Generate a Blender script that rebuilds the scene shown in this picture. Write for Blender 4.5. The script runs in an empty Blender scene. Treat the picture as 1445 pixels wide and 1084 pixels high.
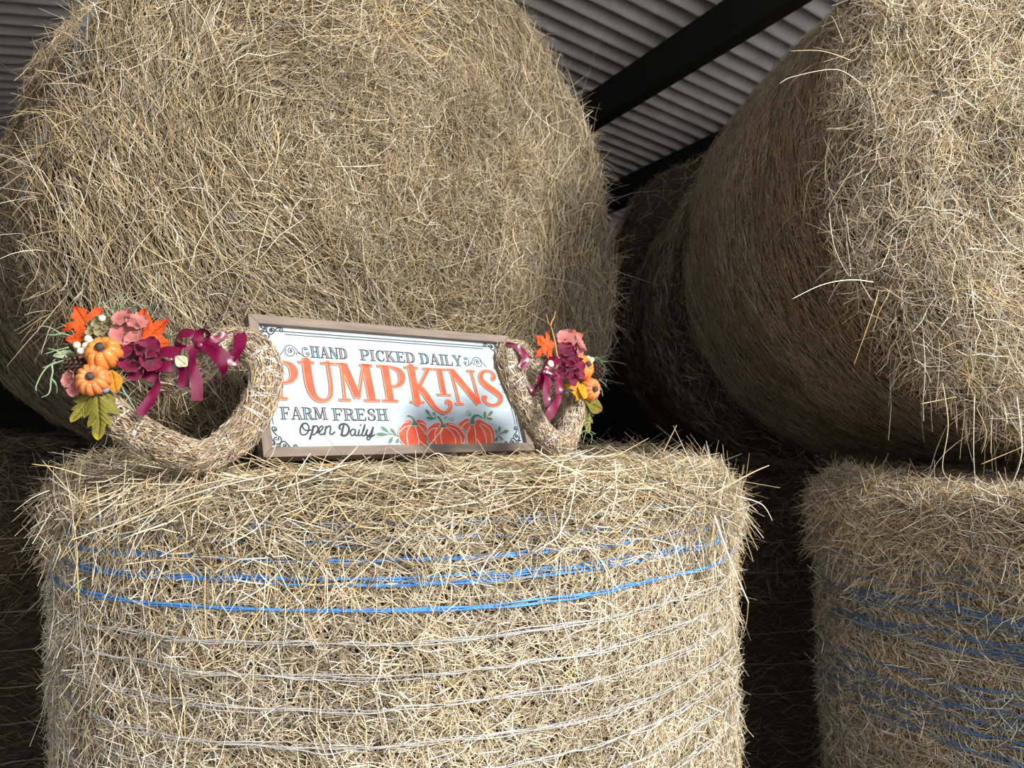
import bpy, bmesh, math, random
import numpy as np
from mathutils import Vector, Matrix
from mathutils.geometry import tessellate_polygon

# ------------------------------------------------------------------ camera, world, lights, exposure
S = bpy.context.scene
COL = S.collection
CAM = np.array([0.0, 0.0, 1.25]); PITCH = math.radians(3.06); F = 1085.0
cam = bpy.data.cameras.new('camera'); camo = bpy.data.objects.new('camera', cam); COL.objects.link(camo)
cam.sensor_width = 36.0; cam.lens = 36.0 * F / 1445.0
camo.location = CAM; camo.rotation_euler = (math.pi / 2 + PITCH, 0, 0)
cam.clip_start = 0.02; cam.clip_end = 200
cam.dof.use_dof = True; cam.dof.focus_distance = 1.12; cam.dof.aperture_fstop = 9.0
S.camera = camo

w = bpy.data.worlds.new('world'); S.world = w; w.use_nodes = True
bg = w.node_tree.nodes['Background']; bg.inputs[0].default_value = (0.92, 0.96, 1.0, 1); bg.inputs[1].default_value = 1.5
def sun(name, energy, angle, az, el, col):
    l = bpy.data.lights.new(name, 'SUN'); l.energy = energy; l.angle = math.radians(angle); l.color = col
    o = bpy.data.objects.new(name, l); COL.objects.link(o)
    a, e = math.radians(az), math.radians(el)
    d = Vector((math.sin(a) * math.cos(e), -math.cos(a) * math.cos(e), math.sin(e)))   # towards the sun, az from straight behind the camera to the right
    o.rotation_euler = d.to_track_quat('Z', 'Y').to_euler(); o.location = d * 8
    return o
sun('sun', 4.5, 12, 49, 25, (1.0, 0.93, 0.83))
S.view_settings.view_transform = 'Standard'; S.view_settings.look = 'None'
S.view_settings.exposure = 0.15; S.view_settings.gamma = 1; S.view_settings.use_curve_mapping = False
S.cycles.max_bounces = 6; S.cycles.diffuse_bounces = 4; S.cycles.glossy_bounces = 2; S.cycles.use_denoising = True
S.cycles.sample_clamp_indirect = 4

rs = np.random.RandomState(7)
random.seed(7)

# ------------------------------------------------------------------ materials
def mat(name, col, rough=0.7, var=0.0, scale=30.0, spec=0.3, attr=False, stretch=None, metallic=0.0, bump=0.0, col2=None, coat=0.0, transl=0.0, sheen=0.0):
    m = bpy.data.materials.new(name); m.use_nodes = True
    nt = m.node_tree; b = nt.nodes['Principled BSDF']
    b.inputs['Roughness'].default_value = rough; b.inputs['Specular IOR Level'].default_value = spec
    b.inputs['Metallic'].default_value = metallic; b.inputs['Coat Weight'].default_value = coat
    b.inputs['Sheen Weight'].default_value = sheen
    b.inputs['Base Color'].default_value = (*col, 1)
    src = None
    if attr:
        a = nt.nodes.new('ShaderNodeAttribute'); a.attribute_name = 'Col'; src = a.outputs['Color']
    if var > 0 or bump > 0:
        tc = nt.nodes.new('ShaderNodeTexCoord'); mp = nt.nodes.new('ShaderNodeMapping')
        mp.inputs['Scale'].default_value = stretch or (1, 1, 1)
        n = nt.nodes.new('ShaderNodeTexNoise'); n.inputs['Scale'].default_value = scale; n.inputs['Detail'].default_value = 6
        nt.links.new(tc.outputs['Object'], mp.inputs[0]); nt.links.new(mp.outputs[0], n.inputs['Vector'])
        if var > 0:
            mx = nt.nodes.new('ShaderNodeMix'); mx.data_type = 'RGBA'
            r = nt.nodes.new('ShaderNodeValToRGB'); r.color_ramp.elements[0].position = 0.35; r.color_ramp.elements[1].position = 0.68
            nt.links.new(n.outputs['Fac'], r.inputs[0]); nt.links.new(r.outputs[0], mx.inputs[0])
            if src is None:
                mx.inputs[6].default_value = (*col, 1); mx.inputs[7].default_value = (*(col2 or tuple(c * (1 - var) for c in col)), 1)
            else:
                mul = nt.nodes.new('ShaderNodeMix'); mul.data_type = 'RGBA'; mul.blend_type = 'MULTIPLY'; mul.inputs[0].default_value = 1
                nt.links.new(src, mul.inputs[6]); mul.inputs[7].default_value = (1 - var,) * 3 + (1,)
                nt.links.new(src, mx.inputs[6]); nt.links.new(mul.outputs[2], mx.inputs[7])
            src = mx.outputs[2]
        if bump > 0:
            bp = nt.nodes.new('ShaderNodeBump'); bp.inputs['Strength'].default_value = 1; bp.inputs['Distance'].default_value = bump
            nt.links.new(n.outputs['Fac'], bp.inputs['Height']); nt.links.new(bp.outputs[0], b.inputs['Normal'])
    if src is not None: nt.links.new(src, b.inputs['Base Color'])
    if transl > 0:
        out = [n for n in nt.nodes if n.type == 'OUTPUT_MATERIAL'][0]
        t = nt.nodes.new('ShaderNodeBsdfTranslucent'); ms = nt.nodes.new('ShaderNodeMixShader'); ms.inputs[0].default_value = transl
        if src is not None: nt.links.new(src, t.inputs[0])
        else: t.inputs[0].default_value = (*col, 1)
        nt.links.new(b.outputs[0], ms.inputs[1]); nt.links.new(t.outputs[0], ms.inputs[2]); nt.links.new(ms.outputs[0], out.inputs[0])
    return m
M = dict(
    straw=mat('straw', (.5, .4, .22), .55, attr=True, spec=.35),
    core=mat('packed_hay', (.085, .058, .034), .95, var=.55, scale=60, bump=.01, stretch=(1, 1, 3)),  # dark tone paints the shade seen between the straws
    wcore=mat('wreath_core', (.30, .23, .165), .9, var=.4, scale=200, bump=.001),
    blue=mat('blue_twine', (.10, .33, .78), .45), white=mat('white_twine', (.60, .60, .61), .4),
    wood=mat('weathered_wood', (.27, .215, .18), .7, var=.35, scale=14, stretch=(1, 8, 8), bump=.001),
    wood_v=mat('weathered_wood_upright', (.27, .215, .18), .7, var=.35, scale=14, stretch=(8, 8, 1), bump=.001),
    panel=mat('white_panel', (.45, .555, .62), .5, var=.06, scale=20, stretch=(1, 1, 5), col2=(.40, .48, .57)),
    ink=mat('black_ink', (.022, .025, .035), .5), grey=mat('grey_ink', (.26, .28, .29), .5),
    orange=mat('orange_ink', (.72, .075, .035), .5, var=.2, scale=40, col2=(.75, .13, .065)), pale=mat('pale_orange_ink', (.75, .36, .22), .5),
    teal=mat('teal_ink', (.22, .37, .41), .5), rose=mat('rose_ink', (.40, .32, .37), .5),
    leafink=mat('green_ink', (.075, .20, .13), .5), palewhite=mat('pale_ink', (.62, .60, .63), .5),
    sheet=mat('fibre_cement', (.80, .78, .80), .9, var=.25, scale=6, bump=.002), steel=mat('dark_steel', (.02, .019, .018), .7),
    wall=mat('dark_boarding', (.05, .045, .04), .9, var=.4, scale=8), floor=mat('earth_floor', (.09, .07, .05), .95, var=.4, scale=5, bump=.01),
    yard=mat('pale_yard', (.72, .70, .66), .95, var=.15, scale=3),
    pumpkin=mat('glazed_pumpkin', (.62, .185, .035), .28, var=.6, scale=260, col2=(.70, .28, .07), coat=.3, bump=.0006),
    pumpkin_pale=mat('painted_pumpkin', (.62, .17, .055), .33, var=.6, scale=220, col2=(.70, .27, .09), coat=.25, bump=.0004),
    stem=mat('dark_stem', (.10, .085, .075), .8, var=.5, scale=200, bump=.001),
    leaf=mat('fabric_leaf', (.9, .2, .05), .6, attr=True, var=.25, scale=500, bump=.0008, transl=.2),
    petal=mat('silk_petal', (.6, .2, .2), .6, attr=True, transl=.25, sheen=.3),
    satin=mat('burgundy_satin', (.15, .003, .038), .30, spec=.7),
    cream=mat('cream_berry', (.80, .74, .55), .45), cone=mat('pine_cone_scale', (.11, .065, .045), .7, var=.5, scale=300),
    cone_pale=mat('dry_stalk', (.42, .24, .10), .7),
    moss=mat('green_moss', (.27, .38, .24), .7), darkmoss=mat('dark_moss', (.10, .14, .09), .8), wrap=mat('clear_wrap', (.80, .78, .76), .2, spec=.7, transl=.3),
    bluebit=mat('blue_berry', (.24, .30, .42), .5),
    straw_net=mat('pale_net', (.34, .28, .20), .5), blue_dim=mat('dull_blue_twine', (.10, .22, .45), .5),
)

# ------------------------------------------------------------------ mesh helpers
class MB:
    """collects vertices, faces, vertex colours and material slots, then links them as one mesh object"""
    def __init__(s): s.v = []; s.f = []; s.c = []; s.m = []; s.n = 0
    def add(s, v, f, col=(1, 1, 1), mi=0):
        v = np.asarray(v, float).reshape(-1, 3)
        s.v.append(v); s.f += [tuple(int(i) + s.n for i in q) for q in f]; s.m += [mi] * len(f)
        c = np.asarray(col, float)
        s.c.append(np.tile(c, (len(v), 1)) if c.ndim == 1 else c); s.n += len(v); return s
    def box(s, lo, hi, mi=0):
        (a, b, c), (d, e, f) = lo, hi
        return s.add([(a, b, c), (d, b, c), (d, e, c), (a, e, c), (a, b, f), (d, b, f), (d, e, f), (a, e, f)],
                     [(0, 3, 2, 1), (4, 5, 6, 7), (0, 1, 5, 4), (1, 2, 6, 5), (2, 3, 7, 6), (3, 0, 4, 7)], mi=mi)
    def tube(s, pts, r, sides=5, col=(1, 1, 1), mi=0, caps=True):
        v, f = tube(pts, r, sides, caps); return s.add(v, f, col, mi)
    def build(s, name, m, parent=None, smooth=True, solid=0.0, kind=None, label=None):
        me = bpy.data.meshes.new(name)
        v = np.concatenate(s.v) if s.v else np.zeros((0, 3))
        me.from_pydata(v.tolist(), [], s.f); ms = m if isinstance(m, (list, tuple)) else [m]
        for x in ms: me.materials.append(x)
        if len(ms) > 1: me.polygons.foreach_set('material_index', s.m)
        a = me.color_attributes.new('Col', 'FLOAT_COLOR', 'POINT'); c = np.concatenate(s.c)
        a.data.foreach_set('color', np.concatenate([c, np.ones((len(c), 1))], 1).ravel().astype(np.float32))
        if smooth: me.polygons.foreach_set('use_smooth', [True] * len(me.polygons))
        me.update(); o = bpy.data.objects.new(name, me); COL.objects.link(o)
        if parent is not None: o.parent = parent
        if solid:
            md = o.modifiers.new('thickness', 'SOLIDIFY'); md.thickness = solid; md.offset = 0
            if smooth: md = o.modifiers.new('crisp_edges', 'EDGE_SPLIT'); md.split_angle = math.radians(50)
        if kind: o['kind'] = kind
        if label: o['label'] = label
        return o
def smooth_path(p, k=6, closed=False):
    p = np.asarray(p, float); n = len(p); out = []
    for i in range(n if closed else n - 1):
        if closed: a, b, c, d = p[(i - 1) % n], p[i], p[(i + 1) % n], p[(i + 2) % n]
        else: a, b, c, d = p[max(i - 1, 0)], p[i], p[i + 1], p[min(i + 2, n - 1)]
        for j in range(k):
            t = j / k; out.append(.5 * ((2 * b) + (-a + c) * t + (2 * a - 5 * b + 4 * c - d) * t * t + (-a + 3 * b - 3 * c + d) * t ** 3))
    if not closed: out.append(p[-1])
    return np.array(out)
def frames(p, closed=False):
    t = np.gradient(p, axis=0) if not closed else np.roll(p, -1, 0) - np.roll(p, 1, 0)
    t /= np.linalg.norm(t, axis=1)[:, None] + 1e-12
    up = np.array([0.13, 0.2, 0.97]) if abs(t[0][2]) < .9 else np.array([1.0, .1, 0])
    n = np.zeros_like(t); cur = np.cross(t[0], up); cur /= np.linalg.norm(cur)
    for i in range(len(t)):
        cur = cur - t[i] * cur.dot(t[i]); cur /= np.linalg.norm(cur) + 1e-12; n[i] = cur
    return t, n, np.cross(t, n)
def tube(pts, r, sides=5, caps=True):
    p = np.asarray(pts, float); r = np.broadcast_to(np.asarray(r, float), (len(p),)); t, n, b = frames(p)
    a = np.arange(sides) * 2 * math.pi / sides
    v = p[:, None] + r[:, None, None] * (np.cos(a)[None, :, None] * n[:, None] + np.sin(a)[None, :, None] * b[:, None])
    f = [(i * sides + j, i * sides + (j + 1) % sides, (i + 1) * sides + (j + 1) % sides, (i + 1) * sides + j) for i in range(len(p) - 1) for j in range(sides)]
    if caps: f += [tuple(range(sides))[::-1], tuple((len(p) - 1) * sides + j for j in range(sides))]
    return v.reshape(-1, 3), f
def fast_mesh(name, v, quads, col, m, parent=None, kind=None, label=None):
    me = bpy.data.meshes.new(name); nv, nf = len(v), len(quads)
    me.vertices.add(nv); me.vertices.foreach_set('co', v.astype(np.float32).ravel())
    me.loops.add(nf * 4); me.loops.foreach_set('vertex_index', quads.astype(np.int32).ravel())
    me.polygons.add(nf); me.polygons.foreach_set('loop_start', np.arange(0, nf * 4, 4, dtype=np.int32))
    me.polygons.foreach_set('use_smooth', np.ones(nf, bool)); me.update(calc_edges=True)
    a = me.color_attributes.new('Col', 'FLOAT_COLOR', 'POINT')
    a.data.foreach_set('color', np.concatenate([col, np.ones((nv, 1))], 1).astype(np.float32).ravel())
    me.materials.append(m); o = bpy.data.objects.new(name, me); COL.objects.link(o)
    if parent is not None: o.parent = parent
    if kind: o['kind'] = kind
    if label: o['label'] = label
    return o
def thing(name, label, cat, loc=(0, 0, 0), yaw=0, lean=0, group=None):
    o = bpy.data.objects.new(name, None); COL.objects.link(o); o.empty_display_size = .1
    o.location = loc; o.rotation_euler = (lean, 0, yaw); o['label'] = label; o['category'] = cat; o['kind'] = 'thing'
    if group: o['group'] = group
    return o
def world_of(o):
    return np.array(Matrix.LocRotScale(o.location, o.rotation_euler, None))
def norm(a): return a / (np.linalg.norm(a, axis=-1, keepdims=True) + 1e-12)

# smooth value noise
def _h(i, seed):
    n = (i[..., 0] * 73856093) ^ (i[..., 1] * 19349663) ^ (i[..., 2] * 83492791) ^ (seed * 2654435)
    n = (n ^ (n >> 13)) * 1274126177 & 0x7fffffff
    return ((n ^ (n >> 16)) & 0xffff) / 32767.5 - 1
def noise(p, freq, seed=0):
    p = np.asarray(p) * freq + 100.5; i = np.floor(p).astype(np.int64); f = p - i; f = f * f * (3 - 2 * f); r = 0
    for a in (0, 1):
        for b in (0, 1):
            for c in (0, 1):
                wgt = (f[..., 0] if a else 1 - f[..., 0]) * (f[..., 1] if b else 1 - f[..., 1]) * (f[..., 2] if c else 1 - f[..., 2])
                r = r + wgt * _h(i + np.array([a, b, c]), seed)
    return r

# ------------------------------------------------------------------ straw
PAL = np.array([(.88, .81, .66), (.64, .52, .345), (.46, .33, .20), (.38, .34, .20), (.15, .095, .058), (.55, .495, .43), (.72, .54, .28)])
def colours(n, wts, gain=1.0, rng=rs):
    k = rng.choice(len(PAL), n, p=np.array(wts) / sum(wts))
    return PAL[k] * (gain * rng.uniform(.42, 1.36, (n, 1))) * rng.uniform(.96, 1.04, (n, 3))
def strands(P, N, T, L, W, col, bend=.12, lift=.02, kink=.0, K=2, rng=rs):
    """thin three sided stalks; P centre, T direction, N outward"""
    n = len(P); T = norm(T - N * (T * N).sum(1, keepdims=True)); T0 = T
    B = np.cross(N, T); t = np.linspace(-.5, .5, K + 1)
    bd = rng.normal(0, 1, (n, 1)) * bend; lf = np.abs(rng.normal(0, 1, (n, 1))) * lift; tl = rng.normal(0, 1, (n, 1)) * lift
    rings = []
    a = rng.uniform(0, 2 * math.pi, (n, 1)); w2 = W[:, None]
    for i, ti in enumerate(t):
        c = P + T * L[:, None] * ti + B * L[:, None] * bd * (4 * ti * ti) + N * L[:, None] * (lf * 4 * ti * ti + tl * 2 * ti)
        if kink: c = c + B * L[:, None] * rng.normal(0, kink, (n, 1)) + N * L[:, None] * np.abs(rng.normal(0, kink * .5, (n, 1)))
        rad = w2 * .5 * (1.0 if 0 < i < K else .55)
        for j in range(3):
            an = a + j * 2.0944; rings.append(c + rad * (np.cos(an) * B + np.sin(an) * N * .8))
    V = np.stack(rings, 1).reshape(-1, 3)
    per = 3 * (K + 1); q = np.array([(i * 3 + j, i * 3 + (j + 1) % 3, i * 3 + 3 + (j + 1) % 3, i * 3 + 3 + j) for i in range(K) for j in range(3)])
    Q = (np.arange(n)[:, None, None] * per + q[None]).reshape(-1, 4)
    return V, Q, np.repeat(col, per, 0)
def merge(parts):
    V, Q, C, off = [], [], [], 0
    for v, q, c in parts: V.append(v); Q.append(q + off); C.append(c); off += len(v)
    return np.concatenate(V), np.concatenate(Q), np.concatenate(C)

class Bale:
    def __init__(s, label, loc, yaw, lying, R=.65, L=1.2, flat=1.0, rc=.07, amp=.018, freq=3.5, dome=.03, taper=0.0, seed=1, group=None, rings=90, segs=150, gain=1.0):
        s.R, s.L, s.rc, s.amp, s.freq, s.dome, s.seed, s.lying, s.flat, s.taper = R, L, rc, amp, freq, dome, seed, lying, flat, taper
        s.root = thing('round_hay_bale', label, 'hay bale', loc, yaw, group=group); s.MW = world_of(s.root); s.rng = np.random.RandomState(seed * 13 + 5)
        s.gain = gain
        th = np.linspace(0, 2 * math.pi, segs, endpoint=False)
        P = s.plen(); q = np.concatenate([np.linspace(0.002, P, rings), [P + .002]])
        T, U = np.meshgrid(th, q); pos, _, _, _ = s.surf(T.ravel(), U.ravel())
        N = s.surf(T.ravel(), U.ravel())[1]
        pos = pos - N * (.014 + .006 * noise(pos, 45, seed)[:, None])
        n, m = len(q), segs; f = [(i * m + j, (i + 1) * m + j, (i + 1) * m + (j + 1) % m, i * m + (j + 1) % m) for i in range(n - 1) for j in range(m)]
        mb = MB(); mb.add(s.loc(pos), f); mb.f += [tuple(range(m)), tuple((n - 1) * m + j for j in range(m))[::-1]]; mb.m += [0, 0]
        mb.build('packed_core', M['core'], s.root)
    def plen(s): return 2 * (s.R - s.rc) + math.pi * s.rc + s.L - 2 * s.rc
    def prof(s, u):
        """profile from the centre of the near/top face (u=0), over the rim, down the side and to the far centre: r, a, normal(r,a)"""
        R, L, rc = s.R, s.L, s.rc; f = R - rc; c = math.pi / 2 * rc; sd = L - 2 * rc
        r = np.zeros_like(u); a = np.zeros_like(u); nr = np.zeros_like(u); na = np.zeros_like(u)
        k = u < f; r[k] = u[k]; a[k] = L / 2; na[k] = 1
        k = (u >= f) & (u < f + c); g = (u[k] - f) / rc; r[k] = f + rc * np.sin(g); a[k] = L / 2 - rc + rc * np.cos(g); nr[k] = np.sin(g); na[k] = np.cos(g)
        k = (u >= f + c) & (u < f + c + sd); r[k] = R; a[k] = L / 2 - rc - (u[k] - f - c); nr[k] = 1
        k = (u >= f + c + sd) & (u < f + 2 * c + sd); g = (u[k] - f - c - sd) / rc; r[k] = f + rc * np.cos(g); a[k] = -L / 2 + rc - rc * np.sin(g); nr[k] = np.cos(g); na[k] = -np.sin(g)
        k = u >= f + 2 * c + sd; r[k] = np.maximum(2 * f + 2 * c + sd - u[k], .004); a[k] = -L / 2; na[k] = -1
        return r, a, nr, na
    def surf(s, th, u):
        r, a, nr, na = s.prof(u)
        rr = r * (1 - s.taper * (0.5 - a / s.L))
        ct, st = np.cos(th), np.sin(th)
        p = np.stack([rr * ct, rr * st, a], 1); n = np.stack([nr * ct, nr * st, na], 1)
        p[:, 2] += s.dome * np.sign(a) * np.clip(1 - (r / s.R) ** 2, 0, 1)
        d = s.amp * (noise(p, s.freq, s.seed) + .5 * noise(p, s.freq * 2.7, s.seed + 3))
        p = p + n * d[:, None]
        e1 = np.stack([-st, ct, 0 * st], 1); e2 = np.cross(e1, n)
        return p, n, e1, e2
    def loc(s, p):
        p = np.array(p, float)
        if s.lying:                      # the weight flattens the underside
            lo = p[:, 1] < 0; p[lo, :2] = p[lo, :2] * (1 + (.085 if s.seed != 8 else .15) * np.abs(np.sin(2 * np.arctan2(p[lo, 1], p[lo, 0]))) * np.clip(np.hypot(p[lo, 0], p[lo, 1]) / s.R, 0, 1))[:, None]
        return np.stack([p[:, 0], -p[:, 2], p[:, 1] * s.flat + s.R * s.flat], 1) if s.lying else np.stack([p[:, 0], p[:, 1], p[:, 2] + s.L / 2], 1)
    def vec(s, p): return np.stack([p[:, 0], -p[:, 2], p[:, 1]], 1) if s.lying else p
    def sample(s, n, ulo, uhi, margin=.12, back=-.25):
        """area uniform samples that a viewer near the camera could see"""
        P_, N_, A_, B_ = [], [], [], []; got = 0
        for _ in range(40):
            k = n * 2; u = s.rng.uniform(ulo, uhi, k); th = s.rng.uniform(0, 2 * math.pi, k)
            r = s.prof(u)[0]; keep = s.rng.uniform(0, s.R, k) < r; u, th = u[keep], th[keep]
            p, nn, e1, e2 = s.surf(th, u); lp = s.loc(p); ln = norm(s.vec(nn))
            wp = lp @ s.MW[:3, :3].T + s.MW[:3, 3]; wn = ln @ s.MW[:3, :3].T; d = CAM - wp
            dist = np.linalg.norm(d, axis=1); ok = (wn * d).sum(1) / dist > back
            x = wp[:, 0] / np.maximum(wp[:, 1], .05); y = (wp[:, 2] - 1.25) / np.maximum(wp[:, 1], .05)
            ok &= (wp[:, 1] > .1) & (np.abs(x) < .666 + margin * (4.2 if margin > .05 else 1.6)) & (y < .56 + margin) & (y > -.46 - margin)
            if s.lying is False: ok &= True
            P_.append(lp[ok]); N_.append(ln[ok]); A_.append(s.vec(e1)[ok]); B_.append(s.vec(e2)[ok]); got += ok.sum()
            if got >= n: break
        c = lambda x: np.concatenate(x)[:n]
        return c(P_), c(N_), norm(c(A_)), norm(c(B_))
    def layer(s, n, ulo, uhi, L=(.02, .06), W=(.0008, .0018), ang=0.0, flow=.4, rnd=.4, h=(-.004, .006), bend=.12, lift=.03, kink=0.02, K=2, wts=(2, 4, 3, 1, 1, 1, 1), gain=1.0, ffreq=4, margin=.12, down=0.0, clump=0.0):
        P, N, A, B = s.sample(n, ulo, uhi, margin); n = len(P); rng = s.rng
        phi = ang + flow * math.pi * noise(P, ffreq, s.seed + 11) + rng.normal(0, 1, n) * rnd
        T = A * np.cos(phi)[:, None] + B * np.sin(phi)[:, None]
        ln = rng.uniform(0, 1, n) ** 1.6 * (L[1] - L[0]) + L[0]; wd = rng.uniform(*W, n)
        hh = rng.uniform(*h, n) + clump * np.maximum(noise(P, 14, s.seed + 5), 0)
        cl = colours(n, wts, gain * s.gain, rng) * (1 + .20 * noise(P, 5, s.seed + 9) + .14 * noise(P, 13, s.seed + 19))[:, None]
        return strands(P + N * hh[:, None], N, T, ln, wd, cl, bend, lift, kink, K, rng)
    def add(s, name, layers, label=None):
        v, q, c = merge(layers); return fast_mesh(name, v, q, c, M['straw'], s.root, kind='stuff', label=label)
    def tuft(s, base, direc, n, L, W=(.0009, .002), spread=.5, gain=1.0, gravity=.3, wts=(3, 4, 2, 1, .5, 1, 2), K=4):
        """stalks that leave the surface: base (k,3) local points, direc (k,3)"""
        rng = s.rng; k = rng.randint(0, len(base), n); D = norm(direc[k] + rng.normal(0, spread, (n, 3))); P = base[k]
        side = norm(np.cross(D, rng.normal(0, 1, (n, 3)))); ln = rng.uniform(*L, n)
        return free_stalks(P, D, side, ln, rng.uniform(*W, n), colours(n, wts, gain * s.gain, rng), gravity, rng, K)
    def twine(s, name, a0, th0, th1, m, fibres=3, r=.0008, wob=.006, bury=.004, drift=0.0, label=None):
        mb = MB(); rng = s.rng; k = 150
        for j in range(fibres):
            th = np.linspace(th0 + rng.uniform(-.1, .25), th1 + rng.uniform(-.25, .1), k); sd = rng.randint(1000)
            q = np.stack([th * 5, np.full(k, j * 7.3), np.full(k, sd * .1)], 1)
            a = a0 + wob * noise(q, 1.0, sd) + wob * .4 * noise(q, 4.0, sd) + drift * (th - (th0 + th1) / 2)
            f = s.R - s.rc; c = math.pi / 2 * s.rc; u = f + c + (s.L / 2 - s.rc - a)
            p, n, _, _ = s.surf(th, u)
            p = p + n * (.0115 + bury * (noise(q, 2.5, sd + 1)[:, None]))
            mb.tube(s.loc(p), r * (1 + .4 * noise(q, 3, sd + 2)), 4)
        return mb.build(name, m, s.root, label=label)
def free_stalks(P, D, side, ln, W, col, gravity, rng, K=4):
    n = len(P); rings = []; up = np.array([0, 0, -1.0]); curl = rng.normal(0, .18, (n, 1))
    nb = norm(np.cross(D, side)); c = P.copy(); d = D.copy()
    for i in range(K + 1):
        rad = W[:, None] * .5 * (1 - .6 * i / K)
        for j in range(3):
            an = j * 2.0944; rings.append(c + rad * (math.cos(an) * side + math.sin(an) * nb))
        d = norm(d + up * gravity / K * rng.uniform(.4, 1.6, (n, 1)) + side * curl / K * 3 + rng.normal(0, .06, (n, 3))); c = c + d * ln[:, None] / K
    V = np.stack(rings, 1).reshape(-1, 3); per = 3 * (K + 1)
    q = np.array([(i * 3 + j, i * 3 + (j + 1) % 3, i * 3 + 3 + (j + 1) % 3, i * 3 + 3 + j) for i in range(K) for j in range(3)])
    return V, (np.arange(n)[:, None, None] * per + q[None]).reshape(-1, 4), np.repeat(col, per, 0)
# ------------------------------------------------------------------ barn: floor, roof, walls
def struct(name, mb, m, smooth=False):
    o = mb.build(name, m, None, smooth); o['kind'] = 'structure'; return o
PD = np.array([-.466, .885, 0]); QD = np.array([.885, .466, 0]); APEX = np.array([-1.02, 4.07, 0]); HA = 2.25 + 1.25; SL = .16
def barn(q, p, z): return APEX + QD * q + PD * p + np.array([0, 0, z])
P0, P1, Q0, Q1 = -4.6, 6.5, -5.0, 5.2
def roof_sheet(q0, q1, sgn):
    mb = MB(); pitch = .118; n = int((P1 - P0) / pitch); k = 20; v = []; rows = 2
    for i in range(n * k + 1):
        p = P0 + i * pitch / k; h = .036 * math.cos(2 * math.pi * i / k)
        for q in (q0, q1): v.append(barn(q, p, HA - SL * abs(q) - h))
    mb.add(v, [(2 * i, 2 * i + 1, 2 * i + 3, 2 * i + 2) for i in range(n * k)]); o = mb.build('ceiling', M['sheet'], None, True, solid=.006)
    o['kind'] = 'structure'; return o
roof_sheet(0.0, Q1, 1); roof_sheet(0.0, Q0, -1)
for i, q in enumerate((1.53, 2.38, 3.4, -3.9)):
    mb = MB(); zt = HA - SL * abs(q) - .035
    v = [barn(q + a, p, zt - b) for p in (P0, P1) for a, b in ((-.04, 0), (.04, 0), (.04, .20), (-.04, .20))]
    mb.add(v, [(0, 1, 2, 3), (7, 6, 5, 4), (0, 4, 5, 1), (1, 5, 6, 2), (2, 6, 7, 3), (3, 7, 4, 0)]); struct('trim_%d' % (i + 1), mb, M['steel'])
def wall(name, a, b, h):
    mb = MB(); a, b = np.array(a), np.array(b); d = (b - a) / np.linalg.norm(b - a); nrm = np.array([-d[1], d[0], 0]) * .1
    v = [a - nrm, b - nrm, b + nrm, a + nrm]; v = [x * [1, 1, 0] for x in v] + [x * [1, 1, 0] + [0, 0, h] for x in v]
    mb.add(v, [(0, 1, 2, 3), (7, 6, 5, 4), (0, 4, 5, 1), (1, 5, 6, 2), (2, 6, 7, 3), (3, 7, 4, 0)]); return struct(name, mb, M['wall'])
wall('wall_back', barn(Q0, P1, 0), barn(Q1, P1, 0), HA + .1)
wall('wall_left', barn(Q0, P0, 0), barn(Q0, P1, 0), HA - .7)
wall('wall_right', barn(Q1, P0, 0), barn(Q1, P1, 0), HA - .75)
wall('wall_light_block', barn(Q0, P0, 0), barn(-2.6, P0, 0), HA - .5)  # unseen wall behind the camera, added to steer daylight in from the right
mb = MB(); mb.add([barn(Q0 - .2, P0 - .2, 0), barn(Q1 + .2, P0 - .2, 0), barn(Q1 + .2, P1 + .2, 0), barn(Q0 - .2, P1 + .2, 0)], [(0, 1, 2, 3)]); struct('floor', mb, M['floor'])
mb = MB(); mb.add([(-30, -30, -.02), (30, -30, -.02), (30, 30, -.02), (-30, 30, -.02)], [(0, 1, 2, 3)]); o = struct('floor_yard', mb, M['yard']); o['label'] = 'pale ground outside the open barn end'

# ------------------------------------------------------------------ bales
GD = 1.0
def at(px, py, y):
    d = Vector(((px - 722.5) / F, (542 - py) / F, -1)); d.rotate(camo.rotation_euler.to_matrix()); return CAM + np.array(d) * (y / d[1])
def long_stalks(b, specs, gain=1.1):
    inv = np.linalg.inv(b.MW); mb = MB()
    for k, (pts, r) in enumerate(specs):
        p = smooth_path(np.array([inv[:3, :3] @ at(*q) + inv[:3, 3] for q in pts]), 6); mb = MB()
        mb.tube(p, r * .5 * np.linspace(1.1, .5, len(p)), 5, PAL[(0, 6, 1)[k % 3]] * gain); mb.build('long_stalk', M['straw'], b.root)
def N_(x): return int(x * GD)
# 1 the front bale, standing on end, that carries the sign
b = Bale('pale round hay bale standing on end with blue and white twine, under the pumpkin sign', (-.194, 1.515, 0), 0, False, R=.592, L=1.160, rc=.06, amp=.014, dome=.0, taper=.02, seed=3, segs=220, rings=140, gain=1.25)
f0 = b.R - b.rc; c0 = math.pi / 2 * b.rc
W1 = (5, 4, 2, 1.2, 1.0, 3, .3)
b.add('chopped_straw', [
    b.layer(N_(56000), f0 + c0 * .8, f0 + c0 + .62, L=(.012, .045), W=(.0007, .0019), flow=.25, rnd=.9, h=(-.009, .004), bend=.15, lift=.05, kink=.03, wts=W1),
    b.layer(N_(11000), f0 + c0 * .8, f0 + c0 + .62, L=(.02, .06), W=(.0007, .0020), flow=.3, rnd=1.0, h=(.002, .010), bend=.2, lift=.13, kink=.05, wts=(7, 4, .6, 1, .3, 2, .5)),
    b.layer(N_(700), f0 + c0, f0 + c0 + .5, L=(.06, .17), W=(.0007, .0013), ang=1.57, flow=.1, rnd=.5, h=(.008, .013), bend=.12, lift=.05, kink=.02, K=4, wts=(4, 4, 1, 1, .3, 2, 2))])
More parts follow.
